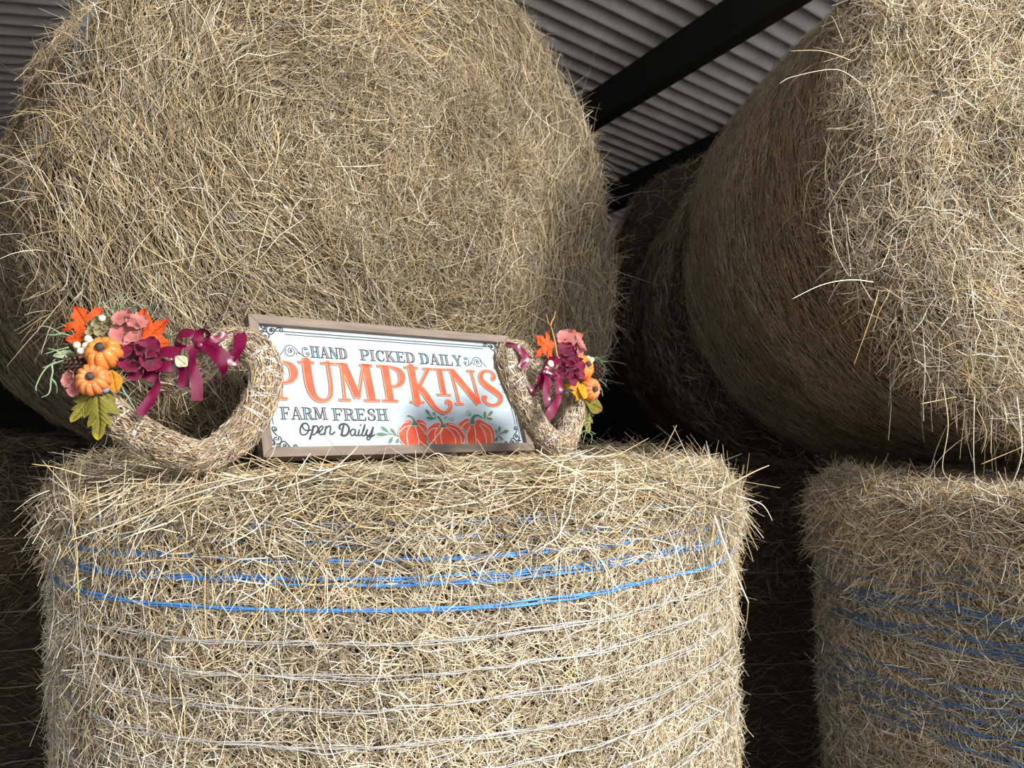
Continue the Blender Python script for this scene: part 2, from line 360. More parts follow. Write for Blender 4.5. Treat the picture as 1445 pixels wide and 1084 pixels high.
b.add('hay_thatch', [
    b.layer(N_(24000), f0 - .28, f0 + c0 - .012, L=(.04, .13), W=(.0009, .0022), ang=0, flow=.22, rnd=.45, h=(-.002, .016), bend=.15, lift=.04, kink=.02, K=4, wts=(2, 4, 3, 3, 1.4, 1.2, 1), ffreq=6, clump=.02, gain=.82),
    b.layer(N_(3600), f0 - .10, f0 + c0 + .01, L=(.05, .17), W=(.0009, .0024), ang=0, flow=.2, rnd=.7, h=(.008, .022), bend=.2, lift=.08, kink=.03, K=4, wts=(4, 4, 2, 2, .6, 1, 1), clump=.02, gain=.88),
    b.layer(N_(1500), f0 + c0 * .3, f0 + c0 + .04, L=(.03, .11), W=(.0009, .002), ang=1.3, flow=.3, rnd=.8, h=(.008, .020), bend=.2, lift=.08, kink=.03, K=4, wts=(4, 4, 2, 2, .6, 1, 1)),
    b.layer(N_(7000), 0, f0 - .2, L=(.04, .12), W=(.001, .0022), ang=0, flow=.5, rnd=.6, h=(0, .012), lift=.06, K=2, wts=(2, 4, 3, 3, 1, 1, 1))])
P, N, A, B = b.sample(500, f0 - .02, f0 + c0 + .06, margin=.02)
lay = [b.tuft(P, N + .5 * A * rs.choice([-1, 1], (len(P), 1)), 520, (.015, .05), spread=.6, gravity=.6)]
ex = np.abs(P[:, 0]) > .48; pe, ne = P[ex], N[ex]
lay.append(b.tuft(pe, ne * [1.4, .3, .1], 260, (.02, .07), spread=.45, gravity=.9))
P, N, A, B = b.sample(900, f0 + c0 + .05, f0 + c0 + .6, margin=.02)
lay.append(b.tuft(P, N * .6 + A * rs.choice([-1, 1], (len(P), 1)), 2500, (.01, .03), spread=.5, gravity=.1, K=2, wts=W1))
b.add('loose_stalks', lay)
th0, th1 = math.radians(190), math.radians(350)
for z, fb, wob in ((1.128, 3, .004), (1.112, 2, .006), (1.092, 4, .004), (1.070, 3, .006), (1.064, 2, .003), (1.034, 5, .004)):
    b.twine('blue_twine', z - .580, th0, th1, M['blue'], fibres=fb, r=.0011, wob=wob, bury=.0022, drift=.006, label='bright blue baler twine')
for z in (.996, .958, .920, .878, .838, .80, .762):
    b.twine('white_twine', z - .580, th0, th1, M['white'], fibres=4, r=.0006, wob=.007, bury=.0055, drift=.010, label='white baler twine')
front = b
b.gain = 1.1
long_stalks(b, [([(1008, 728, .97), (1030, 790, .95), (1056, 850, .94)], .0028), ([(1056, 850, .94), (1052, 885, .98), (1040, 915, 1.02)], .0010), ([(1000, 700, 1.0), (1060, 668, 1.0), (1085, 657, 1.0)], .0022),
  ([(1040, 700, 1.0), (1075, 712, 1.0), (1090, 735, 1.02)], .0016), ([(300, 700, .93), (220, 720, .92), (165, 745, .92), (125, 775, .93)], .0018), ([(350, 670, .93), (260, 690, .92), (185, 715, .92), (150, 760, .92)], .0016), ([(390, 668, .93), (280, 695, .915), (210, 730, .915), (180, 790, .92)], .0014),
  ([(290, 800, .92), (289, 850, .915), (291, 905, .915)], .0014), ([(545, 780, .91), (552, 830, .905), (556, 890, .905)], .0014), ([(70, 692, 1.02), (45, 703, 1.0), (20, 722, 1.0)], .0010), ([(120, 672, 1.0), (80, 660, .98), (45, 655, .97)], .0014), ([(95, 690, 1.0), (60, 650, .98)], .0012),
  ([(370, 655, .99), (385, 640, .98), (395, 600, .97)], .0013), ([(382, 652, .98), (392, 648, .97), (415, 668, .96), (440, 660, .95)], .0016), ([(590, 655, 1.0), (605, 630, .99), (625, 605, .98)], .0012), ([(640, 662, 1.0), (620, 640, .98), (600, 648, .98)], .0014), ([(935, 640, 1.2), (955, 600, 1.2)], .0014)])

# 2 big bale lying behind the sign, round end to the camera
b = Bale('large round hay bale lying behind the pumpkin sign, its round end facing out', (-.20, 1.60, 1.19), math.radians(42), True, R=.628, L=1.2, flat=.915, rc=.085, amp=.030, freq=3, dome=.05, seed=8, segs=240, rings=150, gain=.83)
off = b.root.location; d = Vector((-math.sin(math.radians(42)), math.cos(math.radians(42)), 0)) * .6; b.root.location = off + d; b.MW = world_of(b.root)
f0 = b.R - b.rc; c0 = math.pi / 2 * b.rc
W2 = (1.5, 4, 4, 2.2, 1.3, 1.3, 1.2)
b.add('face_hay', [
    b.layer(N_(46000), 0, f0 + c0 * .6, L=(.03, .10), W=(.0008, .0021), flow=.24, rnd=.26, h=(-.012, .004), bend=.12, lift=.03, kink=.02, K=3, wts=W2, ffreq=5, clump=.012),
    b.layer(N_(6500), 0, f0 + c0, L=(.04, .14), W=(.0009, .0021), flow=.35, rnd=.6, h=(.002, .014), bend=.2, lift=.06, kink=.03, K=4, wts=(3, 4, 3, 2, .6, 1.2, 2), ffreq=5, clump=.014),
    b.layer(N_(6500), 0, .28, L=(.03, .12), W=(.0009, .0020), flow=.9, rnd=1.1, h=(.0, .018), bend=.25, lift=.10, kink=.04, K=4, wts=(2, 4, 4, 2, 1, 1, 1), clump=.02),
    b.layer(N_(260), .1, f0 + c0, L=(.12, .26), W=(.0011, .0018), flow=.5, rnd=.9, h=(.012, .02), bend=.06, lift=.03, kink=.01, K=4, wts=(5, 4, 0, 0, 0, 0, 4))])
b.add('side_hay', [
    b.layer(N_(36000), f0 + c0 * .6, f0 + c0 + .95, L=(.025, .09), W=(.0009, .0020), flow=.10, rnd=.35, h=(-.012, .004), lift=.04, kink=.02, K=3, wts=(1, 3, 4, 2, 2, 1, 1), gain=.85),
    b.layer(N_(2500), f0 + c0 * .6, f0 + c0 + .5, L=(.03, .10), W=(.0009, .0020), flow=.3, rnd=.8, h=(.004, .014), bend=.2, lift=.12, kink=.03, K=4, wts=W2)])
P, N, A, B = b.sample(700, f0 - .02, f0 + c0 + .05, margin=.03)
b.add('loose_stalks', [b.tuft(P, N + .8 * A * rs.choice([-1, 1], (len(P), 1)), 1900, (.02, .09), spread=.5, gravity=.5),
                       b.tuft(P, N * .4 + A * .2, 60, (.1, .22), spread=.6, gravity=.7, W=(.0012, .002))])
for a, dr in ((.47, .01), (.455, -.008)):
    b.twine('blue_twine', a, math.radians(160), math.radians(190), M['blue_dim'], fibres=6, r=.0017, wob=.006, bury=.002, drift=dr, label='faded blue twine near the bale edge')
upper = b

# 3 near right upper bale: sunlit end, shaded side running back
b = Bale('hay bale lying at upper right, its frayed end bright and its long side in shade', (1.235, 1.30 + .6, 1.20), 0, True, R=.635, L=1.2, flat=.95, taper=-.07, rc=.06, amp=.016, dome=.03, seed=12, segs=240, rings=150)
f0 = b.R - b.rc; c0 = math.pi / 2 * b.rc
W3 = (5, 4, 2.5, .8, 1, 2.5, 1.5)
b.add('face_hay', [
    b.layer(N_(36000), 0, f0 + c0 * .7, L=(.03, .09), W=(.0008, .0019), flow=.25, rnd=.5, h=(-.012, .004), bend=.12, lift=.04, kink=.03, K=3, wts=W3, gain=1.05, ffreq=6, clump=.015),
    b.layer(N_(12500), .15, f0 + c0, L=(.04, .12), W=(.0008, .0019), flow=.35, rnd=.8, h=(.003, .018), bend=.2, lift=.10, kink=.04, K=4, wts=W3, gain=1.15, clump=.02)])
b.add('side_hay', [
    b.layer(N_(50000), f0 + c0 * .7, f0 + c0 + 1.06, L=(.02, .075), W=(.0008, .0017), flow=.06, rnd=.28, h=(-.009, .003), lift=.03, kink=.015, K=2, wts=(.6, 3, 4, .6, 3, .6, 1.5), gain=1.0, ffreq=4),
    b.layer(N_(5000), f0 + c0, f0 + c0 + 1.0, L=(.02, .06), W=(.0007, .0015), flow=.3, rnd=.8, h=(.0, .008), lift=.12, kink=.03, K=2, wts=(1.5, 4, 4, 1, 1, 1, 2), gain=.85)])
P, N, A, B = b.sample(900, f0 - .03, f0 + c0 + .05, margin=.06)
lay = [b.tuft(P, N + .9 * A * rs.choice([-1, 1], (len(P), 1)) + [0, -.5, 0], 2600, (.015, .06), spread=.6, gravity=.6, wts=W3, gain=1.1)]
lay.append(b.tuft(P, N + [-.2, -.2, 0], 70, (.06, .16), spread=.5, gravity=1.6, wts=W3, gain=1.15, K=6))
k = P[:, 2] < .25
lay.append(b.tuft(P[k], N[k] * .5 + [0, -.5, -.6], 36, (.08, .2), spread=.4, gravity=2.6, wts=W3, gain=1.15, K=6, W=(.0009, .0016)))
b.add('frayed_rim', lay)
for i in range(34):
    b.twine('net_strand', .50 - i * .031, math.radians(105), math.radians(262), M['straw_net'], fibres=1, r=.0005, wob=.003, bury=.0035)
ur = b
long_stalks(b, [([(1215, 118, 1.27), (1180, 98, 1.25), (1120, 108, 1.23), (1100, 118, 1.22)], .0011), ([(1200, 85, 1.27), (1160, 72, 1.25), (1115, 72, 1.24)], .0014), ([(1190, 60, 1.27), (1178, 30, 1.26), (1172, 22, 1.26)], .0012), ([(1232, 398, 1.27), (1200, 395, 1.25), (1160, 402, 1.23), (1118, 422, 1.22)], .0018),
  ([(1240, 410, 1.27), (1228, 450, 1.26), (1205, 515, 1.25)], .0010), ([(1330, 540, 1.25), (1338, 600, 1.22), (1330, 660, 1.22), (1345, 680, 1.22), (1360, 672, 1.22)], .0013), ([(1375, 560, 1.25), (1374, 640, 1.22), (1378, 700, 1.22)], .0010), ([(1378, 575, 1.25), (1392, 610, 1.24), (1385, 640, 1.24)], .0010),
  ([(1400, 585, 1.25), (1398, 640, 1.23)], .0009), ([(1435, 560, 1.25), (1442, 640, 1.2), (1425, 690, 1.2)], .0016), ([(1385, 655, 1.22), (1445, 630, 1.2)], .0014), ([(1300, 570, 1.24), (1350, 560, 1.24)], .0014), ([(1170, 300, 1.3), (1178, 350, 1.27), (1200, 390, 1.27), (1195, 340, 1.27)], .0010)], 1.2)

f_ = MB(); fp = smooth_path([at(1316, 128, 1.262), at(1328, 133, 1.258), at(1340, 131, 1.262)], 6)
for sgn in (1, -1):
    k = len(fp); e = np.sin(np.linspace(.25, 3.0, k))[:, None] * .0045 * sgn; up_ = np.array([.1, -.35, .93])
    f_.add(np.concatenate([fp, fp + up_ * e]), [(i, i + 1, k + i + 1, k + i) for i in range(k - 1)])
fo = f_.build('feather', M['stem'], None, solid=.0005); fo['label'] = 'small dark feather caught in the frayed bale end at upper right'; fo['category'] = 'feather'
# 4 and 5 further bales of the same row, 6 and 7 the standing row under them
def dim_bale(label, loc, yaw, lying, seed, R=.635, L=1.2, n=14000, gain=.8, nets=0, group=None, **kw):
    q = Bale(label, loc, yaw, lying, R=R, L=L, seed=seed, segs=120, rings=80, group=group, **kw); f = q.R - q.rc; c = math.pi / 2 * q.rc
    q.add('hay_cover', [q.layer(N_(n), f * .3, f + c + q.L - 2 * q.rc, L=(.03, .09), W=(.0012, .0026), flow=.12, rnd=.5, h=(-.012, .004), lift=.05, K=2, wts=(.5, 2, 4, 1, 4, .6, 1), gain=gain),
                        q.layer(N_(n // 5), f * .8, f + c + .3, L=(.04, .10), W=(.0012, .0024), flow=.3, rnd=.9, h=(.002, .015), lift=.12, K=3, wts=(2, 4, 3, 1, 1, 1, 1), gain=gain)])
    for i in range(nets):
        q.twine('net_strand', q.L / 2 - .12 - i * .085, math.radians(180), math.radians(360), M['straw_net'], fibres=1, r=.0010, wob=.006, bury=.004)
    return q
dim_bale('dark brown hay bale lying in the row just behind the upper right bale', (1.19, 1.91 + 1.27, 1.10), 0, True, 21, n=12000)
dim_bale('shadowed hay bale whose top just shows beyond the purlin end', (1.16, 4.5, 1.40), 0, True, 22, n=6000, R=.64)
dim_bale('unlit hay bale standing at the back of the dark gap right of the front bale', (.66, 2.86, 0), 0, False, 23, n=12000, nets=7, R=.63, L=1.12, gain=.5)  # straw colour lowered to stand in for the shade of the gap
dim_bale('shaded hay bale standing at far left, low behind the front bale', (-1.40, 2.42, 0), 0, False, 24, n=14000, nets=8, R=.64, L=1.19, gain=.42)  # shade at far left is put into this bale's straw colour

# 8 lower right bale
b = Bale('hay bale standing at lower right with tangled blue twine, beneath the frayed bale', (1.30, 1.52, 0), 0, False, R=.645, L=1.13, rc=.06, amp=.016, dome=0, taper=.05, seed=31, segs=220, rings=140, gain=1.2)
f0 = b.R - b.rc; c0 = math.pi / 2 * b.rc
W4 = (3.5, 4, 3, .6, 1.5, 3, 1)
b.add('chopped_straw', [
    b.layer(N_(56000), f0 + c0 * .8, f0 + c0 + .62, L=(.012, .045), W=(.0007, .0018), flow=.3, rnd=.9, h=(-.009, .004), bend=.15, lift=.05, kink=.03, wts=W4),
    b.layer(N_(11500), f0 + c0 * .8, f0 + c0 + .62, L=(.02, .06), W=(.0007, .0019), flow=.4, rnd=1.0, h=(.002, .011), bend=.2, lift=.14, kink=.05, wts=(6, 4, 1, .6, .3, 2, .5))])
b.add('hay_thatch', [
    b.layer(N_(24000), f0 - .25, f0 + c0 + .03, L=(.04, .12), W=(.0009, .0022), ang=0, flow=.25, rnd=.5, h=(-.002, .014), lift=.05, kink=.02, K=4, wts=W4, clump=.02),
    b.layer(N_(4000), f0 - .05, f0 + c0 + .08, L=(.04, .12), W=(.0009, .002), ang=.8, flow=.3, rnd=.9, h=(.006, .018), lift=.12, kink=.03, K=4, wts=W4)])
P, N, A, B = b.sample(500, f0, f0 + c0 + .10, margin=.02)
b.add('loose_stalks', [b.tuft(P, N + .5 * A * rs.choice([-1, 1], (len(P), 1)), 1100, (.02, .08), spread=.6, gravity=.9)])
for z, fb, wob in ((1.052, 3, .010), (1.035, 3, .014), (1.012, 3, .008), (.985, 5, .012), (.970, 3, .008), (.940, 4, .012), (.925, 3, .008), (.862, 3, .010), (.835, 4, .012), (.815, 2, .006), (.795, 3, .010), (.772, 3, .008)):
    b.twine('blue_twine', z - b.L / 2, math.radians(165), math.radians(310), M['blue_dim'], fibres=fb, r=.0010, wob=wob, bury=.0040, drift=.05, label='tangled blue baler twine')
for z in (.905, .885, .75, .73, .70, .67, .64, .61):
    b.twine('white_twine', z - b.L / 2, math.radians(165), math.radians(310), M['white'], fibres=2, r=.0007, wob=.006, bury=.004, drift=.03, label='white baler twine')
# ------------------------------------------------------------------ the sign, millimetres u right, v down from the frame's outer top left corner
SW, SH, JIT = .500, .233, 0
sg = thing('wooden_sign', 'rectangular framed farm sign with red PUMPKINS lettering leaning on the big bale', 'sign', (-.365, 1.12, 1.199), math.atan2(.6, .8), -math.radians(20.6))
def uv3(p, d):
    """sign coordinates to the sign's own space; d = millimetres in front of the panel"""
    global JIT
    p = np.asarray(p, float); JIT = (JIT + 1) % 10; d = d + JIT * .013; return np.stack([p[:, 0] / 1000, np.full(len(p), -.004 - d / 1000), SH - p[:, 1] / 1000], 1)
mb = MB()
mb.box((.012, -.004, .012), (SW - .012, .002, SH - .012)); mb.build('sign_panel', M['panel'], sg, False)
fw = .0155
for nm, (a, bb, c, d_) in dict(top=(0, SH - fw, SW, SH), bottom=(0, 0, SW, fw), left=(0, 0, fw, SH), right=(SW - fw, 0, SW, SH)).items():
    mb = MB(); mitre = {'top': [(0, SH), (SW, SH), (SW - fw, SH - fw), (fw, SH - fw)], 'bottom': [(0, 0), (SW, 0), (SW - fw, fw), (fw, fw)],
                        'left': [(0, 0), (0, SH), (fw, SH - fw), (fw, fw)], 'right': [(SW, 0), (SW, SH), (SW - fw, SH - fw), (SW - fw, fw)]}[nm]
    v = [(x, -.014, z) for x, z in mitre] + [(x, .008, z) for x, z in mitre]
    v = [(x * 1.0, y, z) for x, y, z in v]
    mb.add(v, [(0, 1, 2, 3), (7, 6, 5, 4), (0, 4, 5, 1), (1, 5, 6, 2), (2, 6, 7, 3), (3, 7, 4, 0)])
    o = mb.build('frame_rail', M['wood'] if nm in ('top', 'bottom') else M['wood_v'], sg, False)
    md = o.modifiers.new('bevel', 'BEVEL'); md.width = .0012; md.segments = 2
def strip(mb, pts, wd, d, smooth=True, k=6, mi=0):
    """printed stroke with a width that may vary"""
    pts = np.asarray(pts, float); wd = np.broadcast_to(np.asarray(wd, float), (len(pts),))
    if smooth and len(pts) > 2:
        q = smooth_path(np.column_stack([pts, wd, np.zeros(len(pts))]), k); p, w_ = q[:, :2], q[:, 2]
    else: p, w_ = pts, wd
    t = norm(np.gradient(p, axis=0)); n = np.stack([-t[:, 1], t[:, 0]], 1); a, b_ = p + n * w_[:, None] / 2, p - n * w_[:, None] / 2
    v = uv3(np.concatenate([a, b_]), d); m = len(p); mb.add(v, [(i, i + 1, m + i + 1, m + i) for i in range(m - 1)], mi=mi)
    for e, ww in ((p[0], w_[0]), (p[-1], w_[-1])):
        disc(mb, e, ww / 2, d, mi)
def disc(mb, c, r, d, mi=0, n=12, ry=None):
    a = np.linspace(0, 2 * math.pi, n, endpoint=False); ry = ry or r
    mb.add(uv3(np.stack([c[0] + r * np.cos(a), c[1] + ry * np.sin(a)], 1), d), [tuple(range(n))], mi=mi)
def poly(mb, pts, d, smooth=True, grow=0.0, mi=0):
    p = np.asarray(pts, float)
    if smooth: p = smooth_path(p, 4, True)
    if grow:
        t = norm(np.roll(p, -1, 0) - np.roll(p, 1, 0)); n = np.stack([-t[:, 1], t[:, 0]], 1)
        ar = (p[:, 0] * np.roll(p[:, 1], -1) - np.roll(p[:, 0], -1) * p[:, 1]).sum(); p = p - n * grow * np.sign(ar)
    tri = tessellate_polygon([[Vector((x, y, 0)) for x, y in p]]); mb.add(uv3(p, d), tri, mi=mi)
T_, n_ = .20, .065
def stem(x, y0=0, y1=1, t=T_): return [(x, y0, t), (x, y1, t)]
GL = {  # strokes of (x, y, width) in cap heights, then serifs (x, y, half width); x advance
 'H': (.86, [stem(.2), stem(.66), [(.2, .52, n_), (.66, .52, n_)]], [(.2, 0, .19), (.2, 1, .19), (.66, 0, .19), (.66, 1, .19)]),
 'A': (.86, [[(.14, 0, n_), (.42, 1, n_)], [(.43, 1, T_), (.70, 0, T_)], [(.22, .32, n_), (.6, .32, n_)]], [(.14, 0, .13), (.70, 0, .19)]),
 'N': (.90, [[(.16, 0, n_), (.16, 1, n_)], [(.18, .97, T_), (.70, .03, T_)], [(.73, 0, n_), (.73, 1, n_)]], [(.16, 0, .13), (.13, 1, .14), (.73, 1, .14)]),
 'D': (.84, [stem(.2), [(.2, .97, n_), (.42, .95, n_), (.62, .8, T_ * .9), (.68, .5, T_), (.62, .2, T_ * .9), (.42, .05, n_), (.2, .03, n_)]], [(.16, 0, .15), (.16, 1, .15)]),
 'P': (.76, [stem(.2), [(.2, .97, n_), (.42, .95, n_), (.60, .86, T_ * .8), (.65, .70, T_), (.59, .53, T_ * .7), (.42, .43, n_), (.2, .42, n_)]], [(.2, 0, .19), (.16, 1, .15)]),
 'I': (.42, [stem(.21)], [(.21, 0, .19), (.21, 1, .19)]),
 'C': (.78, [[(.66, .74, n_), (.58, .92, n_), (.42, .98, n_), (.24, .84, T_ * .8), (.17, .5, T_ * 1.05), (.24, .16, T_ * .8), (.44, .02, n_), (.6, .08, n_), (.68, .26, n_)], [(.68, .70, n_), (.68, .98, n_)]], []),
 'K': (.86, [stem(.2), [(.24, .42, n_), (.62, 1, n_)], [(.36, .60, T_), (.70, 0, T_)]], [(.2, 0, .19), (.2, 1, .19), (.64, 1, .14), (.72, 0, .16)]),
 'E': (.78, [stem(.2), [(.2, .97, n_), (.64, .97, n_)], [(.2, .52, n_), (.5, .52, n_)], [(.2, .03, n_), (.66, .03, n_)], [(.64, .99, n_), (.66, .76, n_)], [(.5, .64, n_), (.5, .40, n_)], [(.66, .01, n_), (.69, .27, n_)]], [(.14, 0, .14), (.14, 1, .14)]),
 'L': (.74, [stem(.2), [(.2, .03, n_), (.62, .03, n_)], [(.62, .01, n_), (.66, .32, n_)]], [(.2, 1, .19), (.14, 0, .14)]),
 'Y': (.82, [[(.14, 1, T_), (.42, .46, T_)], [(.72, 1, n_), (.44, .46, n_)], stem(.42, 0, .46)], [(.16, 1, .17), (.70, 1, .13), (.42, 0, .19)]),
 'F': (.74, [stem(.2), [(.2, .97, n_), (.64, .97, n_)], [(.2, .50, n_), (.5, .50, n_)], [(.64, .99, n_), (.66, .74, n_)], [(.5, .62, n_), (.5, .38, n_)]], [(.2, 0, .19), (.14, 1, .14)]),
 'R': (.84, [stem(.2), [(.2, .97, n_), (.42, .95, n_), (.58, .86, T_ * .8), (.62, .73, T_), (.56, .58, T_ * .7), (.42, .50, n_), (.2, .49, n_)], [(.42, .49, T_ * .7), (.56, .34, T_), (.62, .10, T_ * .8), (.74, .01, n_), (.82, .10, n_)]], [(.2, 0, .19), (.16, 1, .15)]),
 'M': (1.06, [[(.14, 0, n_), (.18, 1, n_)], [(.22, .97, T_), (.48, .1, T_ * .8)], [(.50, .08, n_), (.78, 1, n_)], [(.82, 1, T_), (.86, 0, T_)]], [(.14, 0, .12), (.86, 0, .18), (.15, 1, .13), (.84, 1, .14)]),
 'S': (.70, [[(.56, .72, n_), (.52, .92, n_), (.36, .98, n_), (.19, .86, .11), (.18, .68, .15), (.36, .53, T_), (.54, .36, T_ * .9), (.52, .13, .12), (.34, .02, n_), (.17, .08, n_), (.11, .28, n_)], [(.58, .70, n_), (.58, .96, n_)], [(.11, .04, n_), (.11, .32, n_)]], []),
 'U': (.94, [[(.2, 1, T_), (.21, .4, T_), (.30, .10, .15), (.50, .015, .09), (.68, .11, .08), (.75, .4, .09), (.75, 1, .085)]], [(.2, 1, .17), (.74, 1, .14)]),
}
def glyph(mb, ch, x0, base, h, sx, d, grow=0.0, only_thick=False, shrink=0.0, mi=0, serif=.05):
    adv, st, se = GL[ch]
    for s_ in st:
        if only_thick and max(q[2] for q in s_) < .14: continue
        pts = [(x0 + q[0] * h * sx, base - q[1] * h) for q in s_]; wd = [max(q[2] * h * min(1, sx * 1.05) + grow - shrink, .02) for q in s_]
        if only_thick and len(s_) > 2:
            k = [i for i, q in enumerate(s_) if q[2] >= .13]; pts = [pts[i] for i in k]; wd = [wd[i] for i in k]
        if len(s_) == 2 and not only_thick:
            p = np.array(pts); t = norm(p[1] - p[0]); n = np.array([-t[1], t[0]]) * wd[0] / 2; t = t * grow / 2
            mb.add(uv3([p[0] + n - t, p[0] - n - t, p[1] - n + t, p[1] + n + t], d), [(0, 1, 2, 3)], mi=mi)
        elif only_thick and len(pts) >= 2:
            p = np.array(pts); p = p if len(p) > 2 else np.array([p[0] * .93 + p[1] * .07, p[0] * .07 + p[1] * .93]); strip(mb, p, wd if len(p) == len(wd) else wd[0], d, mi=mi)
        elif not only_thick: strip(mb, pts, wd, d, mi=mi)
    if not only_thick:
        for x, y, hw in se:
            yy = base - y * h + (-.5 if y == 0 else .5) * serif * h
            strip(mb, [(x0 + (x - hw) * h * sx, yy), (x0 + (x + hw) * h * sx, yy)], serif * h + grow, d, mi=mi)
def text(s_, x0, x1, top, base, d):
    global GL
    h = base - top; adv = sum(GL[c][0] for c in s_); sx = (x1 - x0) / (adv * h); x = x0
    for i, c in enumerate(s_):
        mb = MB(); glyph(mb, c, x, base, h, sx, d, grow=.035 * h); glyph(mb, c, x, base, h, sx, d + .15, only_thick=True, shrink=.12 * h, mi=1 + (i % 2))
        mb.build('letter', [M['ink'], M['teal'], M['rose']], sg, False); x += GL[c][0] * h * sx
text('HAND', 97, 161, 45, 65, .3); text('PICKED', 183, 289, 45, 65, .3); text('DAILY', 297, 386, 45, 66, .3)
text('FARM', 36, 111, 151, 171, .3); text('FRESH', 119, 217, 152, 172.5, .3)
def big(draw):
    """grey drop shade to the lower left, black edge, pale edge and red face of one carved letter"""
    mb = MB(); draw(mb, -1.0, .5, 2.6, .20, 0); draw(mb, -.5, .2, 1.9, .35, 1); draw(mb, .0, 0, 1.0, .5, 2); draw(mb, .25, -.1, -1.1, .65, 3)
    mb.build('letter', [M['grey'], M['ink'], M['pale'], M['orange']], sg, False)
def std(ch, x0, x1, top=72, base=139):
    h = base - top; _, st, se = GL[ch]
    xs = [q[0] + e * q[2] / 2 for t in st for q in t for e in (-1, 1)] + [x + e * hw for x, y, hw in se for e in (-1, 1)]
    sx = (x1 - x0 - 2) / ((max(xs) - min(xs)) * h); x0 = x0 + 1 - min(xs) * h * sx
    big(lambda mb, ox, oy, g, d, mi: glyph(mb, ch, x0 + ox, base + oy, h, sx, d, grow=g, mi=mi, serif=.062))
std('P', 24, 73); std('U', 76, 134, 72, 140); std('M', 136, 206); std('P', 213, 263); std('I', 320, 347, 73, 125)
def N_big(mb, ox, oy, g, d, mi):
    o = np.array([ox, oy])
    for a, b_, w_ in (((358, 73), (362, 141), 5), ((359, 76), (404, 139), 12.5), ((401, 74), (406, 139), 5)):
        p = np.array([a, b_], float) + o; t = norm(p[1] - p[0]); n = np.array([-t[1], t[0]]) * (w_ + g) / 2; mb.add(uv3([p[0] + n, p[0] - n, p[1] - n, p[1] + n], d), [(0, 1, 2, 3)], mi=mi)
    for x, y, hw in ((357, 74, 7), (401, 75, 7), (362, 140, 7)): strip(mb, [(x - hw + ox, y + oy), (x + hw + ox, y + oy)], 3.6 + g, d, mi=mi)
big(N_big)
KLEG = [(281, 106), (287, 112), (294.5, 121), (302.6, 136), (311.0, 149.0), (321, 156.0), (332, 156), (341.4, 148.1), (343.1, 139.3), (339.2, 135.4), (335.5, 138.2)]
KW = [9, 12, 12.5, 11, 8.5, 6, 5, 6, 7.5, 7.5, 5]
def K_big(mb, ox, oy, g, d, mi):
    strip(mb, np.array([(277, 73), (277, 139)]) + [ox, oy], 13 + g, d, mi=mi, smooth=False)
    strip(mb, np.array([(285, 112), (311, 75)]) + [ox, oy], 5.5 + g, d, mi=mi, smooth=False)
    strip(mb, np.array(KLEG) + [ox, oy], np.array(KW) + g, d, mi=mi)
    for x, y, hw in ((277, 74, 12), (310, 75, 8), (277, 138.5, 12)): strip(mb, [(x - hw + ox, y + oy), (x + hw + ox, y + oy)], 3.6 + g, d, mi=mi)
big(K_big)
SS = [(446.9, 88.6), (451.3, 83.2), (448.6, 75.9), (439.3, 72.5), (427.7, 75.8), (420.6, 84.4), (421.4, 93.9), (430.4, 103.2), (443.6, 112.5), (453.2, 120.5), (455.3, 126.4), (452.8, 133.3), (446.0, 138.9), (435.3, 141.4), (424.5, 139.5), (418.2, 133.7), (418.3, 127.5), (422.6, 125.4)]
SWD = [8, 8, 5, 4.5, 6, 9, 12, 13, 13, 12, 10.5, 8, 6, 4.5, 5, 6, 8, 6]
big(lambda mb, ox, oy, g, d, mi: strip(mb, np.array(SS) + [ox, oy], np.array(SWD) + g, d, mi=mi))
SCRIPT = [[(74.6,177.1),(69.0,178.2),(65.0,183.8),(63.5,190.5),(65.5,195.5),(70.4,195.6),(75.3,191.8),(77.9,185.0),(77.1,179.4),(72.4,177.1),(68.8,179.3),(68.2,183.8),(71.0,187.8),(75.2,188.9),(80.8,187.9)],[(85.6,181.7),(82.7,190.7),(79.5,197.4),(77.2,202.4)],[(84.4,186.2),(88.4,181.7),(92.2,182.3),(92.0,187.4),(88.4,193.0),(84.1,195.8),(81.0,194.6)],[(88.4,193.0),(92.5,191.9),(97.4,188.6),(100.9,184.1),(99.0,181.8),(95.2,184.6),(93.2,190.8),(95.3,195.4),(99.9,194.9),(104.1,190.9)],[(105.7,182.4),(104.0,188.7),(102.1,195.5)],[(103.6,188.7),(108.4,183.0),(112.6,181.9),(113.2,185.3),(110.9,193.3),(113.4,195.6),(119.1,191.7)],[(135.3,181.6),(132.5,188.0),(130.0,197.2)],[(128.7,186.8),(128.0,183.9),(130.3,179.8),(135.8,178.1),(141.4,179.9),(144.0,185.7),(141.7,192.7),(136.9,197.3),(132.2,197.8),(129.0,196.0)],[(154.2,188.2),(150.3,186.9),(146.2,190.4),(145.4,195.6),(147.9,198.0),(151.9,195.1),(154.8,188.2)],[(154.8,188.2),(153.1,195.1),(154.4,198.1),(158.3,196.4)],[(158.3,196.4),(161.4,188.2)],[(161.4,188.2),(158.4,195.2),(159.8,198.1),(163.6,196.4)],[(165.2,179.7),(164.4,180.7)],[(163.6,196.4),(169.2,188.3),(172.5,179.5)],[(172.5,179.5),(168.0,188.3),(164.8,196.5),(166.8,198.8),(170.2,196.5)],[(170.2,196.5),(175.2,188.3)],[(175.2,188.3),(172.4,194.2),(173.5,198.3),(177.3,197.2),(181.1,193.1),(186.2,184.3)],[(184.9,188.4),(181.7,196.7),(176.8,203.7),(173.0,204.8),(172.3,201.8),(176.2,200.1),(182.5,199.0),(188.0,195.6)]]
